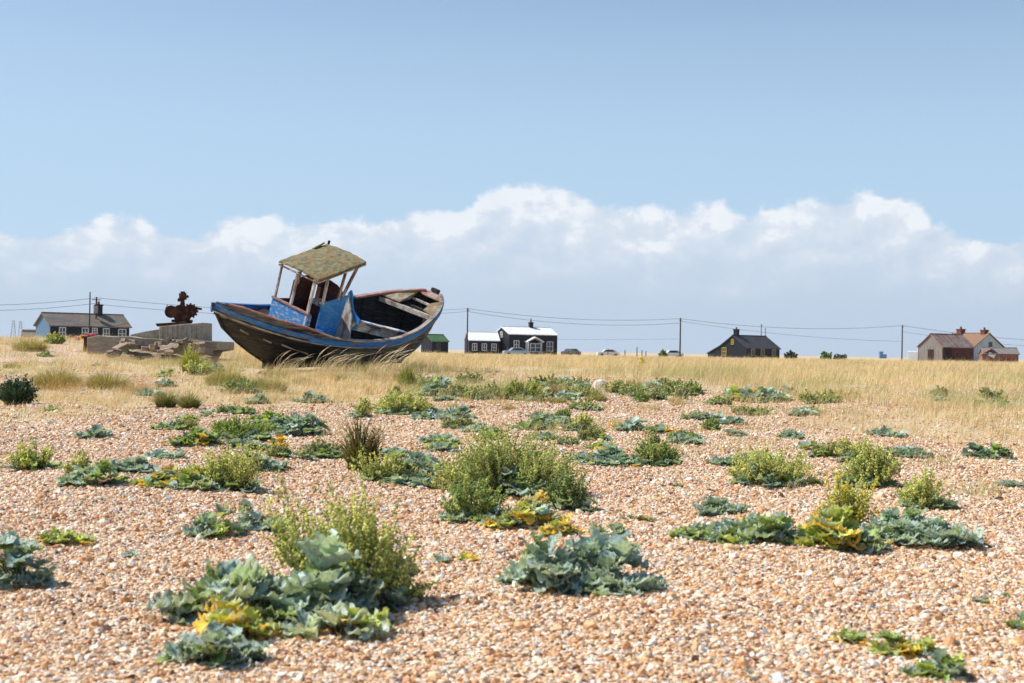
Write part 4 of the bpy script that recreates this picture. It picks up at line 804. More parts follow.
# near side: blue strake in two lengths, the raised quarter above it, the capping
ribbon(.0, .255, k_(-.005), k_(.05), -.075, .03, 'rubbing_strake', M['blue_strake'], -1)
ribbon(.235, .985, k_(-.005), k_(.052), -.13, -.005, 'rubbing_strake', M['blue_strake'], -1)
ribbon(.0, .99, k_(0), k_(.036), -.155, -.125, 'lower_moulding', M['pale_rail'], -1)
ribbon(.0, .40, k_(-.045), k_(-.004), .0, bul, 'raised_quarter', M['hull'], -1)
ribbon(.02, .42, k_(-.075), k_(.02), lambda s: bul(s), lambda s: bul(s) + .035, 'quarter_rail', M['red_rail'], -1)
ribbon(.40, .99, k_(-.07), k_(.03), -.003, .04, 'gunwale', M['pale_rail'], -1)
ribbon(.01, .42, k_(-.07), k_(.03), -.003, .045, 'gunwale', M['blue_strake'], 1)
ribbon(.42, .78, k_(-.09), k_(.03), -.003, .045, 'gunwale', M['teal'], 1)
ribbon(.78, .99, k_(-.12), k_(.03), -.003, .05, 'gunwale', M['red_rail'], 1)
ribbon(.0, .98, k_(.0), k_(.05), -.13, -.02, 'rubbing_strake', M['blue_strake'], 1)
ribbon(.02, .36, k_(-.10), k_(-.055), -.22, -.004, 'inner_bulwark', M['blue'], 1)
# ribs inside, seen on the far side and forward
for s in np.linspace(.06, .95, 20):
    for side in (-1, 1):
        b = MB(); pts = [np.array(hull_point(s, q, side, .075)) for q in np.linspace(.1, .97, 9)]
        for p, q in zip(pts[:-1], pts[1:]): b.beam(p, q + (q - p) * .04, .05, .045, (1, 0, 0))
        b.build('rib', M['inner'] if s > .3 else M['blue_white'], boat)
# worn slats and open seams on the stern quarter
for p, q in (((-3.22, -.40, .07), (-3.02, -.47, .0)), ((-2.72, -.52, -.06), (-2.5, -.58, -.14)), ((-2.3, -.62, -.14), (-1.55, -.80, -.33))):
    def onhull(P):
        best = None
        for s in np.linspace(0.02, .5, 80):
            for qq in np.linspace(.2, .95, 60):
                h = hull_point(s, qq, -1); d = abs(h[0] - P[0]) + abs(h[2] - P[2])
                if best is None or d < best[0]: best = (d, h)
        h = best[1]; return np.array([h[0], h[1] - .035, h[2]])
    b = MB(); b.beam(onhull(p), onhull(q), .03, .04); b.build('worn_slat', M['pale_rail'], boat)
# floor boards
b = MB()
for i in range(9):
    y = -.72 + i * .18; L_ = 3.9 - 1.9 * abs(y) ** 1.5; b.box((.35, y, -.60 + R_.uniform(-.01, .01)), (L_, .165, .03))
b.build('floor_boards', M['inner'], boat)
# aft deck inside the raised quarter
b = MB()
pl = [hull_point(s, .93, -1, .06) for s in np.linspace(.02, .33, 14)] + [hull_point(s, .93, 1, .06) for s in np.linspace(.33, .02, 14)]
zd = .02; b.prism([(p[0], p[1], zd + .32 * max(0, (-1.9 - p[0]) / 1.9) ** 1.3) for p in pl], (0, 0, -.03)); b.build('aft_deck', M['inner'], boat)
# cross beams forward
b = MB(); b.beam((2.80, 1.02, .40), (2.83, -.98, .50), .13, .12); b.build('cross_beam', M['pale_rail'], boat, bevel=.008)
b = MB(); b.beam((3.40, .60, .62), (3.42, -.60, .64), .07, .06); b.build('cross_beam', M['white_worn'], boat, bevel=.006)
b = MB(); b.beam((3.12, .82, .44), (3.14, -.80, .50), .10, .12); b.build('cross_beam', M['hull_dark'], boat, bevel=.006)
# remains of the foredeck
b = MB(); b.prism([(2.78, 1.04, .50), (2.78, .28, .53), (3.2, .30, .62), (3.62, .42, .80), (3.5, .56, .78), (3.1, .86, .64)], (0, 0, .03)); b.build('deck_remnant', M['lichen_deck'], boat)
b = MB(); b.prism([(2.92, -.48, .57), (2.84, -.95, .55), (3.2, -.82, .66), (3.55, -.48, .79), (3.3, -.36, .70)], (0, 0, .03)); b.build('deck_remnant', M['lichen_deck'], boat)
b = MB(); b.prism([(3.55, -.5, .80), (3.78, -.12, .90), (3.78, .12, .90), (3.6, .42, .82), (3.5, .1, .80)], (0, 0, .03)); b.build('breasthook', M['red_rail'], boat)
b = MB(); b.box((2.95, -.60, .34), (.05, .10, .3), rz=.5); b.build('cleat', M['white_worn'], boat)
# blue and white side bench
b = MB(); b.beam((.15, -.66, .27), (2.05, -.66, -.08), .05, .26); b.build('bench_side', M['blue_white'], boat, bevel=.006)
b = MB(); b.beam((.15, -.80, .42), (2.12, -.80, .07), .26, .03); b.build('bench_top', M['blue_white'], boat, bevel=.006)
# ---- wheelhouse
wh = bpy.data.objects.new('wheelhouse', None); link(wh, boat)
def wb(name, mat, fn, bevel=.006):
    b = MB(); fn(b); return b.build(name, mat, wh, bevel=bevel)
X0, X1, YN, YF = -1.42, -.10, -.66, .66
rz = lambda x: 1.40 + (x + 1.42) * .33           # underside of roof
wb('aft_panel', M['blue_flaked'], lambda b: b.box((X0, 0, .27), (.05, 1.34, .50)))
wb('window_sill', M['red_rail'], lambda b: b.box((X0 - .01, 0, .54), (.09, 1.38, .045)))
wb('near_panel', M['blue'], lambda b: b.prism([(-1.08, YN - .02, -.12), (-.42, YN - .02, -.12), (-.25, YN - .02, 1.04), (-1.08, YN - .02, .82)], (0, .04, 0)))
wb('door_sill', M['blue'], lambda b: b.box((-1.12, YN - .12, .12), (.95, .18, .13)))
wb('near_panel', M['blue_flaked'], lambda b: b.box((-1.38, YN, .26), (.09, .05, .5)))
wb('far_panel', M['oxblood'], lambda b: b.prism([(X0 + .03, YF, -.3), (X1, YF, -.3), (X1 + .02, YF, 1.08), (-.45, YF, 1.12), (-.85, YF, .98), (-.85, YF, .5), (X0 + .03, YF, .5)], (0, .04, 0)))
wb('front_bulkhead', M['oxblood'], lambda b: b.prism([(-.02, YF, -.3), (-.02, -.30, -.3), (-.02, -.34, .92), (-.02, 0, 1.08), (-.02, .3, 1.12), (-.02, YF, 1.02)], (.04, 0, 0)))
wb('front_bulkhead_side', M['white_worn'], lambda b: b.prism([(0.0, -.31, -.3), (0.0, -.86, -.3), (0.0, -.72, .5), (0.0, -.42, .98), (0.0, -.33, .9)], (.04, 0, 0)))
wb('blue_bracket', M['blue'], lambda b: b.prism([(.06, -.34, .98), (.06, -.42, 1.10), (.06, -.50, 1.0), (.06, -.56, .80), (.06, -.68, .62), (.06, -.95, .48), (.06, -.95, .36), (.06, -.56, .44), (.06, -.40, .66)], (.05, 0, 0)))
wb('console', M['white_worn'], lambda b: b.box((-.28, .18, .56), (.36, .42, .10)))
wb('console_base', M['oxblood'], lambda b: b.box((-.28, .18, .1), (.34, .4, .8)))
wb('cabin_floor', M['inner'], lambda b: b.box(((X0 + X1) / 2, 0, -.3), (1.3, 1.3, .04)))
wb('grab_post', M['oxblood'], lambda b: b.beam((-.12, .46, .9), (-.2, .52, 1.5), .11, .11, (1, 0, 0)))
def post(a, c, w, mat): wb('post', mat, lambda b: b.beam(a, c, w, w * .9, (1, 0, 0)), .004)
post((X0, .60, .52), (X0, .62, rz(X0)), .05, M['post_brown'])
post((X0, .02, .52), (X0, .02, rz(X0)), .065, M['white_worn'])
post((X0, -.60, .10), (X0, -.60, rz(X0)), .07, M['white_worn'])
post((-1.05, YN, .80), (-1.07, YN, rz(-1.07)), .06, M['white_worn'])
post((-.56, YN, .92), (-.52, YN, rz(-.52)), .06, M['post_brown'])
post((-.43, YN, 1.0), (-.14, YN, rz(-.14)), .065, M['post_brown'])
post((-.12, YF - .04, .9), (-.08, YF - .04, rz(-.08)), .06, M['post_brown'])
post((-.75, YF - .04, .9), (-.75, YF - .04, rz(-.75)), .05, M['post_brown'])
# roof: thin boards under felt with a torn edge
x0, x1 = -1.46, .03; nxr, nyr = 14, 12; vs = []; fs = []
for layer in (0, 1):
    for i in range(nxr + 1):
        for j in range(nyr + 1):
            x = x0 + (x1 - x0) * i / nxr; y = -.73 + 1.46 * j / nyr
            ed = (i in (0, nxr)) or (j in (0, nyr)); 
            if ed: x += R_.uniform(-.018, .018); y += R_.uniform(-.018, .018)
            z = rz(x) + .012 + .045 * (1 - (2 * j / nyr - 1) ** 2) + layer * (.045 + (R_.uniform(0, .012)))
            vs.append((x, y, z))
n1 = (nxr + 1) * (nyr + 1); I = lambda i, j: i * (nyr + 1) + j
for i in range(nxr):
    for j in range(nyr): fs += [(I(i, j), I(i, j + 1), I(i + 1, j + 1), I(i + 1, j)), tuple(n1 + t for t in (I(i, j), I(i + 1, j), I(i + 1, j + 1), I(i, j + 1)))]
for i in range(nxr): fs += [(I(i, 0), I(i + 1, 0), n1 + I(i + 1, 0), n1 + I(i, 0)), (I(i, nyr), n1 + I(i, nyr), n1 + I(i + 1, nyr), I(i + 1, nyr))]
for j in range(nyr): fs += [(I(0, j), n1 + I(0, j), n1 + I(0, j + 1), I(0, j + 1)), (I(nxr, j), I(nxr, j + 1), n1 + I(nxr, j + 1), n1 + I(nxr, j))]
b = MB(); b.add(vs, fs); b.build('roof', M['lichen'], wh)
wb('roof_edge', M['white_worn'], lambda b: b.beam((-1.44, -.70, rz(-1.44) - .03), (.06, -.70, rz(.06) - .03), .03, .07, (0, 1, 0)), .003)
wb('roof_edge', M['post_brown'], lambda b: b.beam((-1.44, -.70, rz(-1.44) - .03), (-1.44, .70, rz(-1.44) - .03), .03, .06, (1, 0, 0)), .003)
wb('lamp_stub', M['hull_dark'], lambda b: b.tube([(.04, .68, rz(.04) + .05), (.04, .68, rz(.04) + .16)], [.03, .035], 8))
wb('torn_felt', M['lichen'], lambda b: b.box((-.25, .71, rz(-.25) + .09), (.4, .05, .05), ry=-.45, jit=.015))

# ------------------------------------------------------------------ platform, rubble and winch
def px_box(name, u0, u1, vt, vb, Y, depth, mat, label=None, cat=None, group=None, parent=None, jit=0, bevel=.02):
    a = at(u0, vb, Y); c = at(u1, vb, Y); t = at((u0 + u1) / 2, vt, Y); zb = min(a[2], c[2]) - .3
    b = MB(); b.box(((a[0] + c[0]) / 2, Y + depth / 2, (zb + t[2]) / 2), (c[0] - a[0], depth, t[2] - zb), jit=jit); o = b.build(name, mat, parent, False, bevel)
    return tag(o, label, cat, group)
YP = 42.0
plat = empty('stone_platform', (at(155, 350, YP)[0], YP, 1.2), 0, 'low weathered concrete platform with a raised block, left of the boat', 'platform')
def plate(name, poly_px, Y, depth, mat):
    """upright outline at distance Y extruded away from the viewer"""
    b = MB(); P = [at(u, v, Y) - np.array(plat.location) for u, v in poly_px]; b.prism(P[::-1], (0, depth, 0)); return b.build(name, mat, plat, False, .02)
plate('footing', [(87, 337.5), (98, 335.5), (110, 336.5), (128, 336), (140, 338), (160, 339), (190, 340), (217, 341.5), (217, 350), (205, 352), (200, 360), (87, 356)], YP - .2, 2.6, M['concrete_brown'])
plate('raised_block', [(159, 326.5), (184, 324), (203, 322.5), (203, 342), (159, 341)], YP + .3, 1.3, M['concrete'])
plate('sloping_block', [(130, 334.5), (146, 331), (160, 329), (160, 341), (130, 339)], YP + .5, 1.3, M['concrete'])
plate('cap_slab', [(155, 323.5), (186, 321.5), (187, 324.2), (157, 326.5)], YP + .45, .8, M['rust'])
# fluted shadow boards on the block front
b = MB()
for k in range(9):
    u = 162 + k * 4.8; p = at(u, 325.5, YP + .28) - np.array(plat.location); q = at(u, 341, YP + .28) - np.array(plat.location); b.beam(p, q, .03, .03, (0, 1, 0))
b.build('formwork_ridge', M['concrete'], plat)
lab = 'brown broken slab in the rubble heaped against the platform foot'
for k in range(40):
    u = R_.uniform(108, 212); v = R_.uniform(341, 356) if u < 200 else R_.uniform(350, 360); yy = YP - .3 - (v - 340) / 17 * 2.2 + R_.uniform(-.2, .2)
    P = at(u, v, yy); zg = float(ground_z(P[0], yy)); sc_ = R_.uniform(.10, .26)
    slab_rock((P[0], yy, max(P[2], zg + .02)), (sc_ * 1.25, sc_, R_.uniform(.035, .08)), 'rubble_stone', M['stone'], lab, 'stone', 'broken slabs at the platform foot', k)
# rubble core that the loose slabs lie on
b = MB(); P0 = at(104, 352, YP)[0]; P1 = at(214, 352, YP)[0]; vs = []; n = 24
for i in range(n + 1):
    x = P0 + (P1 - P0) * i / n; e = math.sin(math.pi * i / n) ** .5
    for (dy, hz) in ((-2.0, -.12), (-1.3, .06 + .05 * R_.random()), (-.7, .16 + .08 * R_.random()), (-.12, .26 + .06 * R_.random())):
        zg = float(ground_z(x, YP + dy)); vs.append((x, YP + dy * (.4 + .6 * e), zg + hz * e - .03))
fs = [(i * 4 + k, (i + 1) * 4 + k, (i + 1) * 4 + k + 1, i * 4 + k + 1) for i in range(n) for k in range(3)]
b.add(vs, fs); tag(b.build('rubble_bank', M['stone']), 'bank of crumbled brown rubble under the loose slabs', kind='stuff')
# winch
wc = at(182, 322, YP + .9); w = empty('rusty_winch', wc, 0.25, 'rusty iron winch standing on the concrete block', 'winch')
def wpart(name, fn, bevel=.006, sm=False): b = MB(); fn(b); return b.build(name, M['rust'], w, sm, bevel)
wpart('bed_plate', lambda b: b.box((0, 0, .03), (.62, .5, .07)))
wpart('gear_case', lambda b: (b.tube([(-.05, -.2, .27), (-.05, .2, .27)], .25, 14), b.box((.0, 0, .12), (.45, .34, .2), jit=.02)))
wpart('drum', lambda b: (b.tube([(-.33, -.26, .3), (-.33, .1, .3)], .13, 12), b.tube([(-.33, -.28, .3), (-.33, -.24, .3)], .19, 12), b.tube([(-.33, .08, .3), (-.33, .12, .3)], .19, 12)))
wpart('gear_wheel', lambda b: (b.tube([(.24, -.12, .34), (.24, -.06, .34)], .20, 14), [b.box((.24 + .21 * math.cos(t), -.09, .34 + .21 * math.sin(t)), (.05, .06, .05), ry=-t) for t in np.arange(0, 6.28, .52)]))
wpart('shaft', lambda b: b.tube([(.1, -.1, .38), (.40, -.1, .42), (.58, -.1, .40)], [.05, .045, .03], 8))
wpart('column', lambda b: (b.tube([(0, 0, .45), (.01, 0, .62), (0, 0, .72)], [.09, .06, .07], 8)))
wpart('cylinder_head', lambda b: (b.tube([(-.1, 0, .76), (.12, 0, .78)], .11, 10), b.box((.01, 0, .88), (.13, .14, .1), jit=.015), b.box((-.08, .02, .68), (.1, .1, .1), jit=.02), b.tube([(.12, 0, .80), (.18, 0, .74)], [.05, .03], 6)))
wpart('lever', lambda b: b.tube([(-.3, -.15, .35), (-.48, -.18, .42), (-.44, -.18, .5)], .025, 6))

# ------------------------------------------------------------------ houses
def window(parent, c, wd, ht, frame, normal='y', rz_=0, bars=True, sash=None):
    """c = centre on wall plane (local). front faces -y when normal=='y', else faces -x"""
    cx, cy, cz = c; f = MB(); t = .09; dp = .10
    def bx(b, a, z, sw, sh, d, o):
        if normal == 'y': b.box((cx + a, cy - o, cz + z), (sw, d, sh))
        else: b.box((cx - o, cy + a, cz + z), (d, sw, sh))
    bx(f, 0, ht / 2, wd + t, t, dp, .05); bx(f, 0, -ht / 2, wd + t * 1.6, t, dp + .05, .06)
    bx(f, -wd / 2, 0, t, ht, dp, .05); bx(f, wd / 2, 0, t, ht, dp, .05)
    if bars:
        bx(f, 0, 0, .07, ht, dp * .7, .05); bx(f, 0, .0, wd, .07, dp * .6, .05)
    w_ = f.build('window', frame, parent); g_ = MB(); bx(g_, 0, 0, wd, ht, .02, .015); g_.build('pane', M['glass'], w_); return w_
def gable_house(root, L, W, ev, rd, wall, roof, gable=None, over=.25, x0=0, y0=0, far_ev=None, rt=.12, gable_r=None):
    """local frame: front wall on y=y0 facing -y, ridge along x; gable at x0 faces -x"""
    x1 = x0 + L; y1 = y0 + W; ym = (y0 + y1) / 2; g_ = gable or wall; fe = far_ev if far_ev is not None else ev; zb = -1.2
    b = MB(); b.box(((x0 + x1) / 2, y0 + .06, (ev + zb) / 2), (L - .004, .12, ev - zb)); b.build('wall', wall, root)
    b = MB(); b.box(((x0 + x1) / 2, y1 - .06, (fe + zb) / 2), (L - .004, .12, fe - zb)); b.build('wall', wall, root)
    for xx, d, mt in ((x0, .12, g_), (x1, -.12, gable_r or g_)):
        b = MB(); P = [(xx, y0 + .13, zb), (xx, y1 - .13, zb), (xx, y1 - .13, fe), (xx, ym, rd - .02), (xx, y0 + .13, ev)]; b.prism(P if d < 0 else P[::-1], (d, 0, 0)); b.build('gable_wall', mt, root)
    b = MB(); s1 = (rd - ev) / (ym - y0); s2 = (rd - fe) / (y1 - ym)
    for ya, za, yb in ((y0 - over, ev - s1 * over, ym), (y1 + over, fe - s2 * over, ym)):
        P = [(x0 - over, ya, za), (x0 - over, yb, rd), (x0 - over, yb, rd + rt), (x0 - over, ya, za + rt)]
        b.prism(P if ya < yb else P[::-1], (L + 2 * over, 0, 0))
    b.tube([(x0 - over, ym, rd + rt), (x1 + over, ym, rd + rt)], .10, 6)
    return b.build('roof', roof, root)
def chimney(root, x, y, z0, z1, w_, mat, pot=None, cowl=False):
    b = MB(); b.box((x, y, (z0 + z1) / 2), (w_, w_, z1 - z0)); b.box((x, y, z1 - .12), (w_ + .14, w_ + .14, .14)); c = b.build('chimney', mat, root)
    p = MB(); p.tube([(x, y, z1), (x, y, z1 + .35)], [.16, .13], 10); 
    if cowl: p.tube([(x, y, z1 + .45), (x, y, z1 + .62)], [.24, .02], 8); p.tube([(x, y, z1 + .3), (x, y, z1 + .5)], .04, 6)
    p.build('chimney_pot', pot or M['brick'], c); return c
def base_at(u, Y): x = gx(u, Y); return (x, Y, float(ground_z(x, Y)))
# left bungalow: front-left corner at px 50
Ya = 170.
hA = empty('black_bungalow', tuple(np.array(base_at(50, Ya)) + [0, 0, .2]), rad(38), 'long black bungalow with blue left gable, white windows and grey roof', 'house')
gable_house(hA, 9.9, 5.0, 2.45, 3.85, M['black_board'], M['roof_grey'], M['blue_board'])
for x in (1.45, 4.25, 6.9): window(hA, (x, 0, 1.62), .75, 1.15, M['white_paint'])
window(hA, (5.45, 0, 1.9), .6, .6, M['white_paint']); window(hA, (8.95, 0, 1.6), .95, 1.1, M['white_paint'])
chimney(hA, 6.9, 2.5, 3.3, 5.2, .75, M['black_board'], M['brick'])
# small hut left of it
h = empty('small_hut', base_at(23, 120), rad(25), 'tiny tan hut with dark roof at the far left', 'hut'); gable_house(h, .95, .9, 1.05, 1.45, M['concrete'], M['concrete_brown'], over=.08, rt=.05)
# green-roofed shed
Yb = 230.
h = empty('green_roofed_shed', base_at(432, Yb), rad(35), 'small dark shed with green roof just right of the boat', 'shed'); b0 = gable_house(h, 3.1, 3.4, 1.9, 2.9, M['black_board'], M['roof_green'], over=.15)
h.scale = (1, 1, 1)
b = MB(); b.box((1.2, -.03, .9), (.9, .05, 1.7)); b.build('door', M['roof_dark'], h)
# white roofed pair: main cottage and low wing
hM = empty('white_roofed_cottage', base_at(509, Yb), rad(26), 'black cottage with white roof, white gabled porch and cowled chimney', 'house')
gable_house(hM, 8.8, 5.6, 3.25, 4.4, M['black_board'], M['roof_white'], over=.12)
window(hM, (1.3, 0, 1.6), .9, 1.3, M['white_paint']); window(hM, (7.4, 0, 1.4), 1.1, 1.5, M['white_paint'])
window(hM, (0, 2.8, 3.2), .7, .9, M['white_paint'], 'x')
chimney(hM, 5.3, 2.8, 4.1, 5.35, .6, M['black_board'], M['roof_dark'], True)
b = MB(); b.box((3.0, -.55, .9), (.10, 1.1, 2.4)); b.box((5.4, -.55, .9), (.10, 1.1, 2.4)); b.build('porch_side', M['white_paint'], hM)
b = MB(); b.prism([(2.7, -1.3, 2.0), (4.2, -1.3, 2.75), (4.2, -1.3, 2.92), (2.7, -1.3, 2.17)][::-1], (0, 1.3, 0)); b.prism([(4.2, -1.3, 2.75), (5.7, -1.3, 2.0), (5.7, -1.3, 2.17), (4.2, -1.3, 2.92)][::-1], (0, 1.3, 0)); b.build('porch_roof', M['roof_white'], hM)
window(hM, (4.2, -1.12, 1.15), 1.9, 1.3, M['white_paint'])
b = MB(); b.box((4.2, -.02, 1.0), (.9, .06, 2.0)); b.build('door', M['blue_board'], hM)
hW = empty('white_roofed_wing', base_at(469, Yb), rad(12), 'low black outhouse with white roof left of the porch cottage', 'house')
gable_house(hW, 5.0, 4.2, 2.15, 3.45, M['black_board'], M['roof_white'], over=.12)
for x in (.9, 2.5, 4.1): window(hW, (x, 0, 1.1), .75, 1.1, M['white_paint'])
# tarred cottage with yellow frames
Yc = 237.
hP = empty('tarred_cottage', base_at(747, Yc), rad(41), 'tarred black cottage with yellow window frames and orange chimney pot', 'house')
gable_house(hP, 8.6, 6.2, 1.75, 3.75, M['black_board'], M['roof_dark'], over=.2)
for x in (1.5, 4.0, 7.0): window(hP, (x, 0, 1.05), .95, 1.05, M['yellow_paint'], bars=False)
window(hP, (0, 3.1, 2.75), .5, .85, M['yellow_paint'], 'x'); window(hP, (0, 4.9, 1.1), .9, 1.3, M['yellow_paint'], 'x')
b = MB(); b.prism([(0.05, 6.2, -1), (0.05, 8.6, -1), (0.05, 8.6, .75), (0.05, 6.2, 1.85)][::-1], (6, 0, 0)); b.build('lean_to', M['black_board'], hP)
b = MB(); b.prism([(-.1, 6.0, 1.95), (-.1, 8.8, .65), (-.1, 8.8, .78), (-.1, 6.0, 2.08)][::-1], (6.3, 0, 0)); b.build('lean_to_roof', M['roof_dark'], hP)
chimney(hP, .9, 3.1, 3.5, 4.9, .7, M['black_board'], M['roof_tile'])
# barn, tiled house and shack on the right
Yd = 200.
hB = empty('old_barn', base_at(943, Yd), rad(32), 'old silvered plank barn with red and green striped tin roof', 'barn')
gable_house(hB, 6.4, 4.5, 2.2, 3.9, M['barn_red'], M['striped'], M['barn_wood'], over=.18)
b = MB(); b.box((1.0, -.04, .9), (1.6, .06, 2.4)); b.build('door', M['barn_dark'], hB)
b = MB(); b.box((-.04, 2.2, .75), (.06, 1.0, 2.1)); b.build('barn_door', M['barn_dark'], hB)
hH = empty('tiled_house', base_at(973, Yd + 6), rad(-63), 'house with orange tiled roof and pale blue gable behind the barn', 'house')
gable_house(hH, 7.2, 6.2, 2.2, 4.25, M['white_wall'], M['roof_tile'], M['white_wall'], over=.2, x0=-7.2)
b = MB(); b.box((.03, 3.4, 2.6), (.05, .7, .9)); b.box((.03, 4.4, 1.0), (.05, .8, 1.0)); b.build('gable_window', M['glass'], hH)
chimney(hH, -5.6, 3.1, 4.0, 5.0, .9, M['brick']); chimney(hH, -.9, 3.1, 4.0, 4.85, .8, M['brick'])
hS = empty('rusty_shack', base_at(984, Yd - 8), rad(-8), 'low rusty red shack with patched roof at the far right', 'shack')
gable_house(hS, 4.5, 3.4, 1.25, 2.0, M['shack'], M['barn_wood'], M['shack'], over=.15)
b = MB(); b.prism([(-.5, -.05, .9), (1.2, -.05, 2.0), (1.2, -.05, 2.15), (-.5, -.05, 1.05)][::-1], (0, 1.2, 0)); b.build('porch_roof', M['shack'], hS)
b = MB(); b.box((1.0, -.05, 1.1), (.9, .05, .5), ry=.45); b.build('white_board', M['white_paint'], hS)
# far blue works
h = empty('blue_works', base_at(881, 1200), 0, 'distant pale blue building standing on the horizon between tarred cottage and right pole', 'building')
b = MB(); b.box((0, 0, 1.9), (2.6, 4, 7.3)); b.build('wall', M['far_blue'], h); b = MB(); b.box((2.9, 0, 1.0), (3.0, 4, 5)); b.build('annex', M['far_blue'], h); b = MB(); b.box((0, 0, 5.7), (3.0, 4.4, .3)); b.build('roof', M['far_blue'], h)

# ------------------------------------------------------------------ poles and wires
def pole(u, vtop, Y, r, label, arm=True, box=False, stay=False, nm='utility_pole'):
    bx = base_at(u, Y); ht = float(at(u, vtop, Y)[2] - bx[2]); e = empty(nm, bx, R_.uniform(-.3, .3), label, 'pole', 'wooden poles behind the ridge')
    b = MB(); b.tube([(0, 0, -.5), (0, 0, ht)], [r, r * .75], 8); b.build('shaft', M['tar'], e)
    if arm:
        b = MB(); b.box((0, -r, ht - .35), (1.1 if box else .5, .09, .09)); b.build('cross_arm', M['tar'], e)
        for s in (-.2, .2):
            b = MB(); b.tube([(s, -r, ht - .3), (s, -r, ht - .12)], .035, 6); b.build('insulator', M['white_paint'], e)
    if box:
        b = MB(); b.tube([(-.05, -.3, ht - 2.0), (-.05, -.3, ht - 1.1)], .28, 10); b.build('transformer', M['steel'], e)
    return np.array([bx[0], bx[1], bx[2] + ht - .1])
t0 = pole(89, 292, 120, .07, 'slim bare post in front of the black bungalow', arm=False, nm='bare_post')
t1 = pole(95.5, 297, 175, .13, 'pole with transformer and cross arm behind the black bungalow', box=True)
t2 = pole(467, 308, 225, .13, 'pole between the green roofed shed and the white roofed wing')
t3 = pole(680, 318, 250, .15, 'tallest lone pole left of the tarred cottage')
t4 = pole(902, 325, 260, .14, 'pole left of the old barn')
t5 = pole(761, 324, 330, .10, 'left one of the two thin poles behind the tarred cottage')
t6 = pole(765, 328, 380, .10, 'right one of the two thin poles behind the tarred cottage')
tL = at(-60, 305, 165); tR = at(1100, 343, 300)
def wire(a, c, sag, r, label):
    b = MB(); pts = []
    for k in range(25):
        t = k / 24; p = a * (1 - t) + c * t; p = p.copy(); p[2] -= sag * 4 * t * (1 - t); pts.append(p)
    b.tube(pts, r, 4); tag(b.build('overhead_wire', M['wire']), label, 'wire', 'overhead wires strung between the poles')
dn = np.array([0, 0, -1.1]); d5 = np.array([0, 0, -3.2])
wire(tL, t1, .35, .022, 'upper wire left of the transformer pole'); wire(tL + dn * .5, t1 + dn * .6, .4, .022, 'lower wire left of the transformer pole')
wire(t1, t2, 1.1, .022, 'upper wire passing behind the boat'); wire(t1 + dn * .7, t2 + dn * .4, 1.2, .022, 'lower wire passing behind the boat')
wire(t2, t3, .9, .026, 'upper wire over the white roofed cottage'); wire(t2 + dn * .4, t3 + dn * .7, 1.1, .026, 'middle wire over the white roofed cottage')
wire(t3, t4, 1.1, .028, 'upper wire over the tarred cottage'); wire(t3 + dn * .4, t4 + d5 * .9, .7, .022, 'lower wire slanting past the tarred cottage')
wire(t4, tR, .7, .028, 'upper wire over the old barn'); wire(t4 + dn, tR + dn, .8, .022, 'lower wire over the old barn')
wire(at(470, 338, 260), at(679, 339, 300), .2, .018, 'faint lowest wire between the white cottage and the lone pole')
# lattice pylons
def pylon(u, vt, Y, label):
    x, y, z = base_at(u, Y); H = float(at(u, vt, Y)[2] - z); e = empty('lattice_pylon', (x, y, z), .4, label, 'pylon', 'two far pylons'); b = MB(); wb_, wt = H * .13, H * .03
    for sx, sy in ((-1, -1), (1, -1), (1, 1), (-1, 1)): b.tube([(sx * wb_, sy * wb_, 0), (sx * wt, sy * wt, H)], .16, 4)
    for k in range(7):
        z0, z1 = H * k / 7, H * (k + 1) / 7; a = wb_ + (wt - wb_) * k / 7; c = wb_ + (wt - wb_) * (k + 1) / 7
        for s in (-1, 1): b.tube([(-a, s * a, z0), (c, s * c, z1)], .1, 3); b.tube([(a, s * a, z0), (-c, s * c, z1)], .1, 3)
    b.build('lattice_tower', M['steel'], e)
    for f in (.72, .84, .95):
        b = MB(); b.tube([(-H * .13, 0, H * f), (H * .13, 0, H * f)], .16, 4); b.build('cross_arm', M['steel'], e)
pylon(13, 320, 1500, 'left one of the two pylons on the far left horizon'); pylon(20, 321, 1560, 'right one of the two pylons on the far left horizon')
# short posts on the skyline
for u, v, ln in ((608, 349, 'short marker post just right of the leftmost white car'), (625, 350, 'second marker post right of the leftmost white car'), (637, 347, 'tallest marker post on the skyline at the centre right'), (642, 350, 'marker post just right of the tallest one'), (646, 351, 'rightmost of the skyline marker posts')):
    x, y, z = base_at(u, 190); b = MB(); H = float(at(u, v, 190)[2] - z); b.tube([(0, 0, -.3), (0, 0, H)], [.07, .06], 6); o = b.build('marker_post', M['tar']); o.location = (x, y, z); tag(o, ln, 'post', 'marker posts on the skyline')

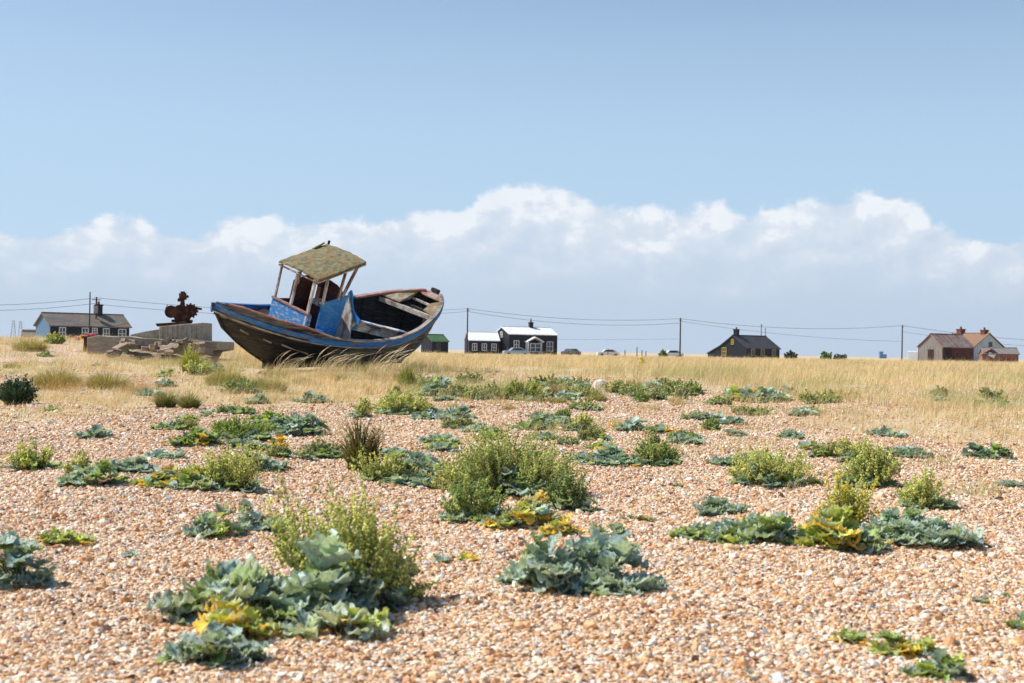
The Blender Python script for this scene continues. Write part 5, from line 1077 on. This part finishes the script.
# ------------------------------------------------------------------ cars
def car(u, Y, rz_, paint, label, kind=0, lift=0):
    e = empty('parked_car', tuple(np.array(base_at(u, Y)) + [0, 0, lift]), rz_, label, 'car', 'cars parked beyond the ridge')
    prof = [(-2.05, .35), (-2.05, .82), (-1.85, .92), (-1.1, .98), (-.6, 1.42), (.7, 1.45), (1.55, .98), (2.0, .90), (2.08, .6), (2.05, .35)]
    if kind: prof = [(-2.2, .35), (-2.2, 1.9), (-1.9, 2.0), (1.0, 2.0), (1.5, 1.2), (2.1, 1.05), (2.2, .35)]
    b = MB(); b.prism([(x, -.85, z) for x, z in prof], (0, 1.7, 0)); b.build('body', paint, e, False, .06)
    for s in (-1, 1):
        b = MB(); P = [(-.95, .99), (-.52, 1.36), (.64, 1.38), (1.28, .99)] if not kind else [(.1, 1.25), (.1, 1.75), (.95, 1.75), (1.3, 1.25)]
        b.prism([(x, s * .862 - .01, z) for x, z in P], (0, .02, 0)); b.build('side_window', M['glass'], e)
        for x in (-1.3, 1.3):
            b = MB(); b.tube([(x, s * .86 - .1, .32), (x, s * .86 + .04, .32)], .32, 14); w_ = b.build('wheel', M['rubber'], e)
            b = MB(); b.tube([(x, s * .9 - .02, .32), (x, s * .9 + .02, .32)], .17, 10); b.build('rim', M['steel'], w_)
    b = MB(); 
    if not kind: b.prism([(1.50, -.7, 1.02), (.76, -.62, 1.43), (.76, .62, 1.43), (1.50, .7, 1.02)], (.03, 0, .03)); b.build('windscreen', M['glass'], e)
car(516, 222, .2, M['car_blue'], 'pale blue car parked before the porch cottage', lift=-.35); car(571, 262, .9, M['car_dark'], 'dark car just right of the white roofed cottage', lift=-.25)
car(608, 262, .1, M['car_white'], 'white car on the skyline right of the dark car', lift=-.25); car(672, 262, .1, M['car_white'], 'white car beside the lone pole', lift=-.2)
car(914, 250, 1.2, M['car_white'], 'white van between right pole and barn', 1, lift=-.2)
# shrubs on the skyline
def shrub(u, Y, w_, h_, cols, label):
    e = empty('skyline_shrub', base_at(u, Y), 0, label, 'shrub', 'shrubs on the skyline'); tip = pod_sprays(w_ / 2, w_ / 2, h_, FPX / Y, cols, 130, 12, .09, 'foliage', e); stems(tip, 'stem', e, .03, M['bark'], 12)
shrub(790, 200, 1.9, 1.5, [(.05, .06, .035), (.08, .09, .04)], 'dark shrub right of the tarred cottage'); shrub(824, 190, 1.9, 1.35, [(.10, .19, .05), (.15, .24, .07)], 'bright green shrub on the skyline')
shrub(838, 200, 2.2, 1.05, [(.09, .11, .07)], 'low grey shrub right of the bright green shrub'); shrub(664, 230, 1.6, 1.5, [(.14, .24, .06)], 'small green shrub left of the lone pole')
shrub(72, 150, 2.2, 1.3, [(.06, .09, .04), (.12, .15, .05)], 'dark garden shrub against the bungalow wall')
# garden flowers by the bungalow
def flowers(u, v, Y, w_, cols, label):
    P = at(u, v, Y); e = empty('garden_flower', (P[0], Y, P[2] - .05), 0, label, 'flowers', 'garden flowers by the bungalow'); t = pod_sprays(w_ / 2, w_ / 3, .16, FPX / Y, cols, 40, 8, .022, 'blossom', e); stems(t, 'stem', e, .01, M['bark'], 10)
flowers(92, 336, 55, .6, [(.70, .12, .26), (.75, .25, .4)], 'magenta flowers at the end of the platform'); flowers(77, 339, 54, .3, [(.8, .42, .40)], 'pale pink flowers left of the magenta ones'); flowers(82, 338, 54, .22, [(.8, .45, .03)], 'orange flowers between pink and magenta ones')
P = at(87, 346, 43); b = MB(); b.tube([(0, 0, -.2), (0, 0, .26)], [.12, .10], 8); b.box((0, 0, .27), (.26, .24, .05)); o = b.build('stump_post', M['rust'], None, False, .01); o.location = (P[0], 43, P[2]); tag(o, 'short rusty stump at the left end of the platform', 'stump')
# stick beside the small kale
P = on_ground(102, 441); b = MB(); b.tube([(0, 0, .01), (.14, -.05, .06), (.3, -.12, .01)], [.008, .01, .006], 5); o = b.build('driftwood_stick', M['bark']); o.location = tuple(P); tag(o, 'thin dark stick lying beside the small dark blue kale', 'stick')

# ------------------------------------------------------------------ air
hz = MB(); hz.box((0, 1000, 60 - 2), (5200, 5200, 124)); mh = bpy.data.materials.new('air'); mh.use_nodes = True; nt = mh.node_tree; nt.nodes.clear()
out = N(nt, 'ShaderNodeOutputMaterial'); pv = N(nt, 'ShaderNodeVolumePrincipled'); pv.inputs['Color'].default_value = (.82, .89, 1, 1); pv.inputs['Density'].default_value = .00008; pv.inputs['Anisotropy'].default_value = .2
nt.links.new(pv.outputs[0], out.inputs['Volume'])
HAZE = True
if HAZE:
    o = hz.build('haze', mh); tag(o, 'thin pale haze over the whole beach', kind='stuff')

# ------------------------------------------------------------------ sky
SUN_EL, SUN_AZ = rad(50), rad(-80)      # azimuth from +Y towards +X; negative = left
sd = np.array([math.sin(SUN_AZ) * math.cos(SUN_EL), math.cos(SUN_AZ) * math.cos(SUN_EL), math.sin(SUN_EL)])
W_ = bpy.data.worlds.new('World'); sc.world = W_; W_.use_nodes = True; nt = W_.node_tree; nt.nodes.clear(); Lk = nt.links.new
out = N(nt, 'ShaderNodeOutputWorld'); sky = N(nt, 'ShaderNodeTexSky', sky_type='NISHITA'); sky.sun_disc = False; sky.sun_elevation = SUN_EL; sky.sun_rotation = SUN_AZ
sky.air_density = 1.0; sky.dust_density = .6; sky.ozone_density = 2.4; sky.altitude = 0
SKY_STR = .105
def mth(op, a, b=None, c=None, clamp=False):
    n = N(nt, 'ShaderNodeMath', operation=op); n.use_clamp = clamp
    for i, v in enumerate((a, b, c)):
        if v is None: continue
        if isinstance(v, (int, float)): n.inputs[i].default_value = v
        else: Lk(v, n.inputs[i])
    return n.outputs[0]
tc = N(nt, 'ShaderNodeTexCoord'); nv = N(nt, 'ShaderNodeVectorMath', operation='NORMALIZE'); Lk(tc.outputs['Generated'], nv.inputs[0])
sp = N(nt, 'ShaderNodeSeparateXYZ'); Lk(nv.outputs[0], sp.inputs[0])
az = mth('ARCTAN2', sp.outputs[0], sp.outputs[1]); el = mth('ARCSINE', sp.outputs[2])
# cloud space: azimuth, elevation stretched a little
cv = N(nt, 'ShaderNodeCombineXYZ'); Lk(az, cv.inputs[0]); Lk(mth('MULTIPLY', el, 1.35), cv.inputs[1])
def cnoise(scale, detail, rough, off=(0, 0, 0), dist=.0):
    mp = N(nt, 'ShaderNodeMapping'); mp.inputs['Location'].default_value = off; Lk(cv.outputs[0], mp.inputs[0])
    n = noise(nt, scale, detail, rough, mp.outputs[0], dist); return n.outputs[0]
topc = N(nt, 'ShaderNodeFloatCurve'); pts = [(0, 225), (60, 229), (130, 214), (190, 232), (240, 217), (300, 224), (350, 217), (410, 210), (455, 210), (480, 198), (520, 186), (565, 189), (610, 205), (650, 208), (700, 203), (760, 208), (800, 197), (850, 192), (905, 196), (935, 216), (980, 232), (1024, 230)]
def AE(u, v):
    d = ray(u, v); d = d / np.linalg.norm(d); return math.atan2(d[0], d[1]), math.asin(d[2])
cm = topc.mapping; c0 = cm.curves[0]; cp = [( (AE(u, v)[0] / .8) + .5, AE(u, v)[1] / .2) for u, v in pts]
cp = [(0, .5), (.03, .62)] + cp + [(.97, .6), (1, .5)]
c0.points[0].location = cp[0]; c0.points[1].location = cp[-1]
for p in cp[1:-1]: c0.points.new(*p)
cm.update()
Lk(mth('ADD', mth('DIVIDE', az, .8), .5), topc.inputs['Value']); top = mth('MULTIPLY', topc.outputs[0], .2)
nb = cnoise(24, 11, .60, (3.1, .7, 0), .15); nl = cnoise(9, 6, .55, (1.2, 4.1, 0))
wob = mth('MULTIPLY', mth('SUBTRACT', nb, .5), .040)
hgt = mth('SUBTRACT', mth('ADD', top, wob), el)                          # >0 inside the bank
mask = mth('SMOOTH_MIN', 1, 1, 0) if False else None
mr = N(nt, 'ShaderNodeMapRange', interpolation_type='SMOOTHSTEP'); mr.inputs[1].default_value = -.0008; mr.inputs[2].default_value = .0065; Lk(hgt, mr.inputs[0]); edge = mr.outputs[0]
soft = N(nt, 'ShaderNodeMapRange', interpolation_type='SMOOTHSTEP'); soft.inputs[1].default_value = .25; soft.inputs[2].default_value = .55; Lk(nl, soft.inputs[0])
mask = mth('MULTIPLY', edge, mth('ADD', mth('MULTIPLY', soft.outputs[0], .28), .72))
# relief lit from the upper left: difference of the billows towards the sun
na = cnoise(24, 10, .58, (3.1, .7, 0), .15); nc = cnoise(24, 10, .58, (3.1 + .008, .7 - .012, 0), .15)
rel = mth('MULTIPLY', mth('SUBTRACT', na, nc), 3.2)
hi = N(nt, 'ShaderNodeMapRange', interpolation_type='SMOOTHSTEP'); hi.inputs[1].default_value = .0; hi.inputs[2].default_value = .07; hi.inputs[3].default_value = 1; hi.inputs[4].default_value = 0; Lk(hgt, hi.inputs[0])
lum = mth('ADD', mth('ADD', mth('MULTIPLY', hi.outputs[0], .75), rel), mth('MULTIPLY', nl, .2), clamp=True)
cr = ramp(nt, [(0, (.50, .59, .705)), (.4, (.55, .63, .725)), (.7, (.61, .67, .75)), (1, (.75, .78, .82))]); Lk(lum, cr.inputs[0])
# low haze towards the horizon
hzf = N(nt, 'ShaderNodeMapRange', interpolation_type='SMOOTHSTEP'); hzf.inputs[1].default_value = .080; hzf.inputs[2].default_value = .02; hzf.inputs[3].default_value = 0; hzf.inputs[4].default_value = 1; Lk(el, hzf.inputs[0])
HZC = (.46, .555, .68)
cloud = mixc(nt, cr.outputs[0], HZC, hzf.outputs[0])
skys = mixc(nt, (0, 0, 0), sky.outputs[0], 1.0)
sm = N(nt, 'ShaderNodeVectorMath', operation='SCALE'); sm.inputs['Scale'].default_value = SKY_STR; Lk(sky.outputs[0], sm.inputs[0])
# thin veil that whitens the blue in the lower sky
veil = N(nt, 'ShaderNodeMapRange', interpolation_type='SMOOTHSTEP'); veil.inputs[1].default_value = .34; veil.inputs[2].default_value = .09; veil.inputs[3].default_value = 0.0; veil.inputs[4].default_value = .8; Lk(el, veil.inputs[0])
base = mixc(nt, sm.outputs[0], (.41, .575, .76), veil.outputs[0])
cs = mth('MULTIPLY', mask, mth('GREATER_THAN', el, -.02))
fin = mixc(nt, base, cloud, cs)
bg = N(nt, 'ShaderNodeBackground'); bg.inputs[1].default_value = 1.0; Lk(fin, bg.inputs[0]); Lk(bg.outputs[0], out.inputs[0])
W_.cycles.sampling_method = 'MANUAL'; W_.cycles.sample_map_resolution = 1024

sl = bpy.data.lights.new('sun', 'SUN'); sl.energy = 5.0; sl.angle = rad(.53); sl.color = (1, .955, .88)
so = link(bpy.data.objects.new('sun', sl)); from mathutils import Vector
so.rotation_euler = Vector(-sd).to_track_quat('-Z', 'Y').to_euler(); so.location = (-30, 10, 40)

# ------------------------------------------------------------------ camera
cd = bpy.data.cameras.new('camera'); cd.lens = 50; cd.sensor_width = 36; cd.clip_end = 20000; cd.clip_start = .1
cd.dof.use_dof = True; cd.dof.focus_distance = 36; cd.dof.aperture_fstop = 4.2
co = link(bpy.data.objects.new('camera', cd)); co.location = tuple(CAM)
m = Matrix(((_rt[0], _up[0], -_fw[0]), (_rt[1], _up[1], -_fw[1]), (_rt[2], _up[2], -_fw[2]))); co.rotation_euler = m.to_euler()
sc.camera = co
sc.render.engine = 'CYCLES'; sc.render.resolution_x = 1024; sc.render.resolution_y = 683
sc.view_settings.view_transform = 'Standard'; sc.view_settings.look = 'None'; sc.view_settings.exposure = .27; sc.view_settings.gamma = 1
sc.cycles.max_bounces = 6; sc.cycles.transparent_max_bounces = 4; sc.cycles.use_denoising = True
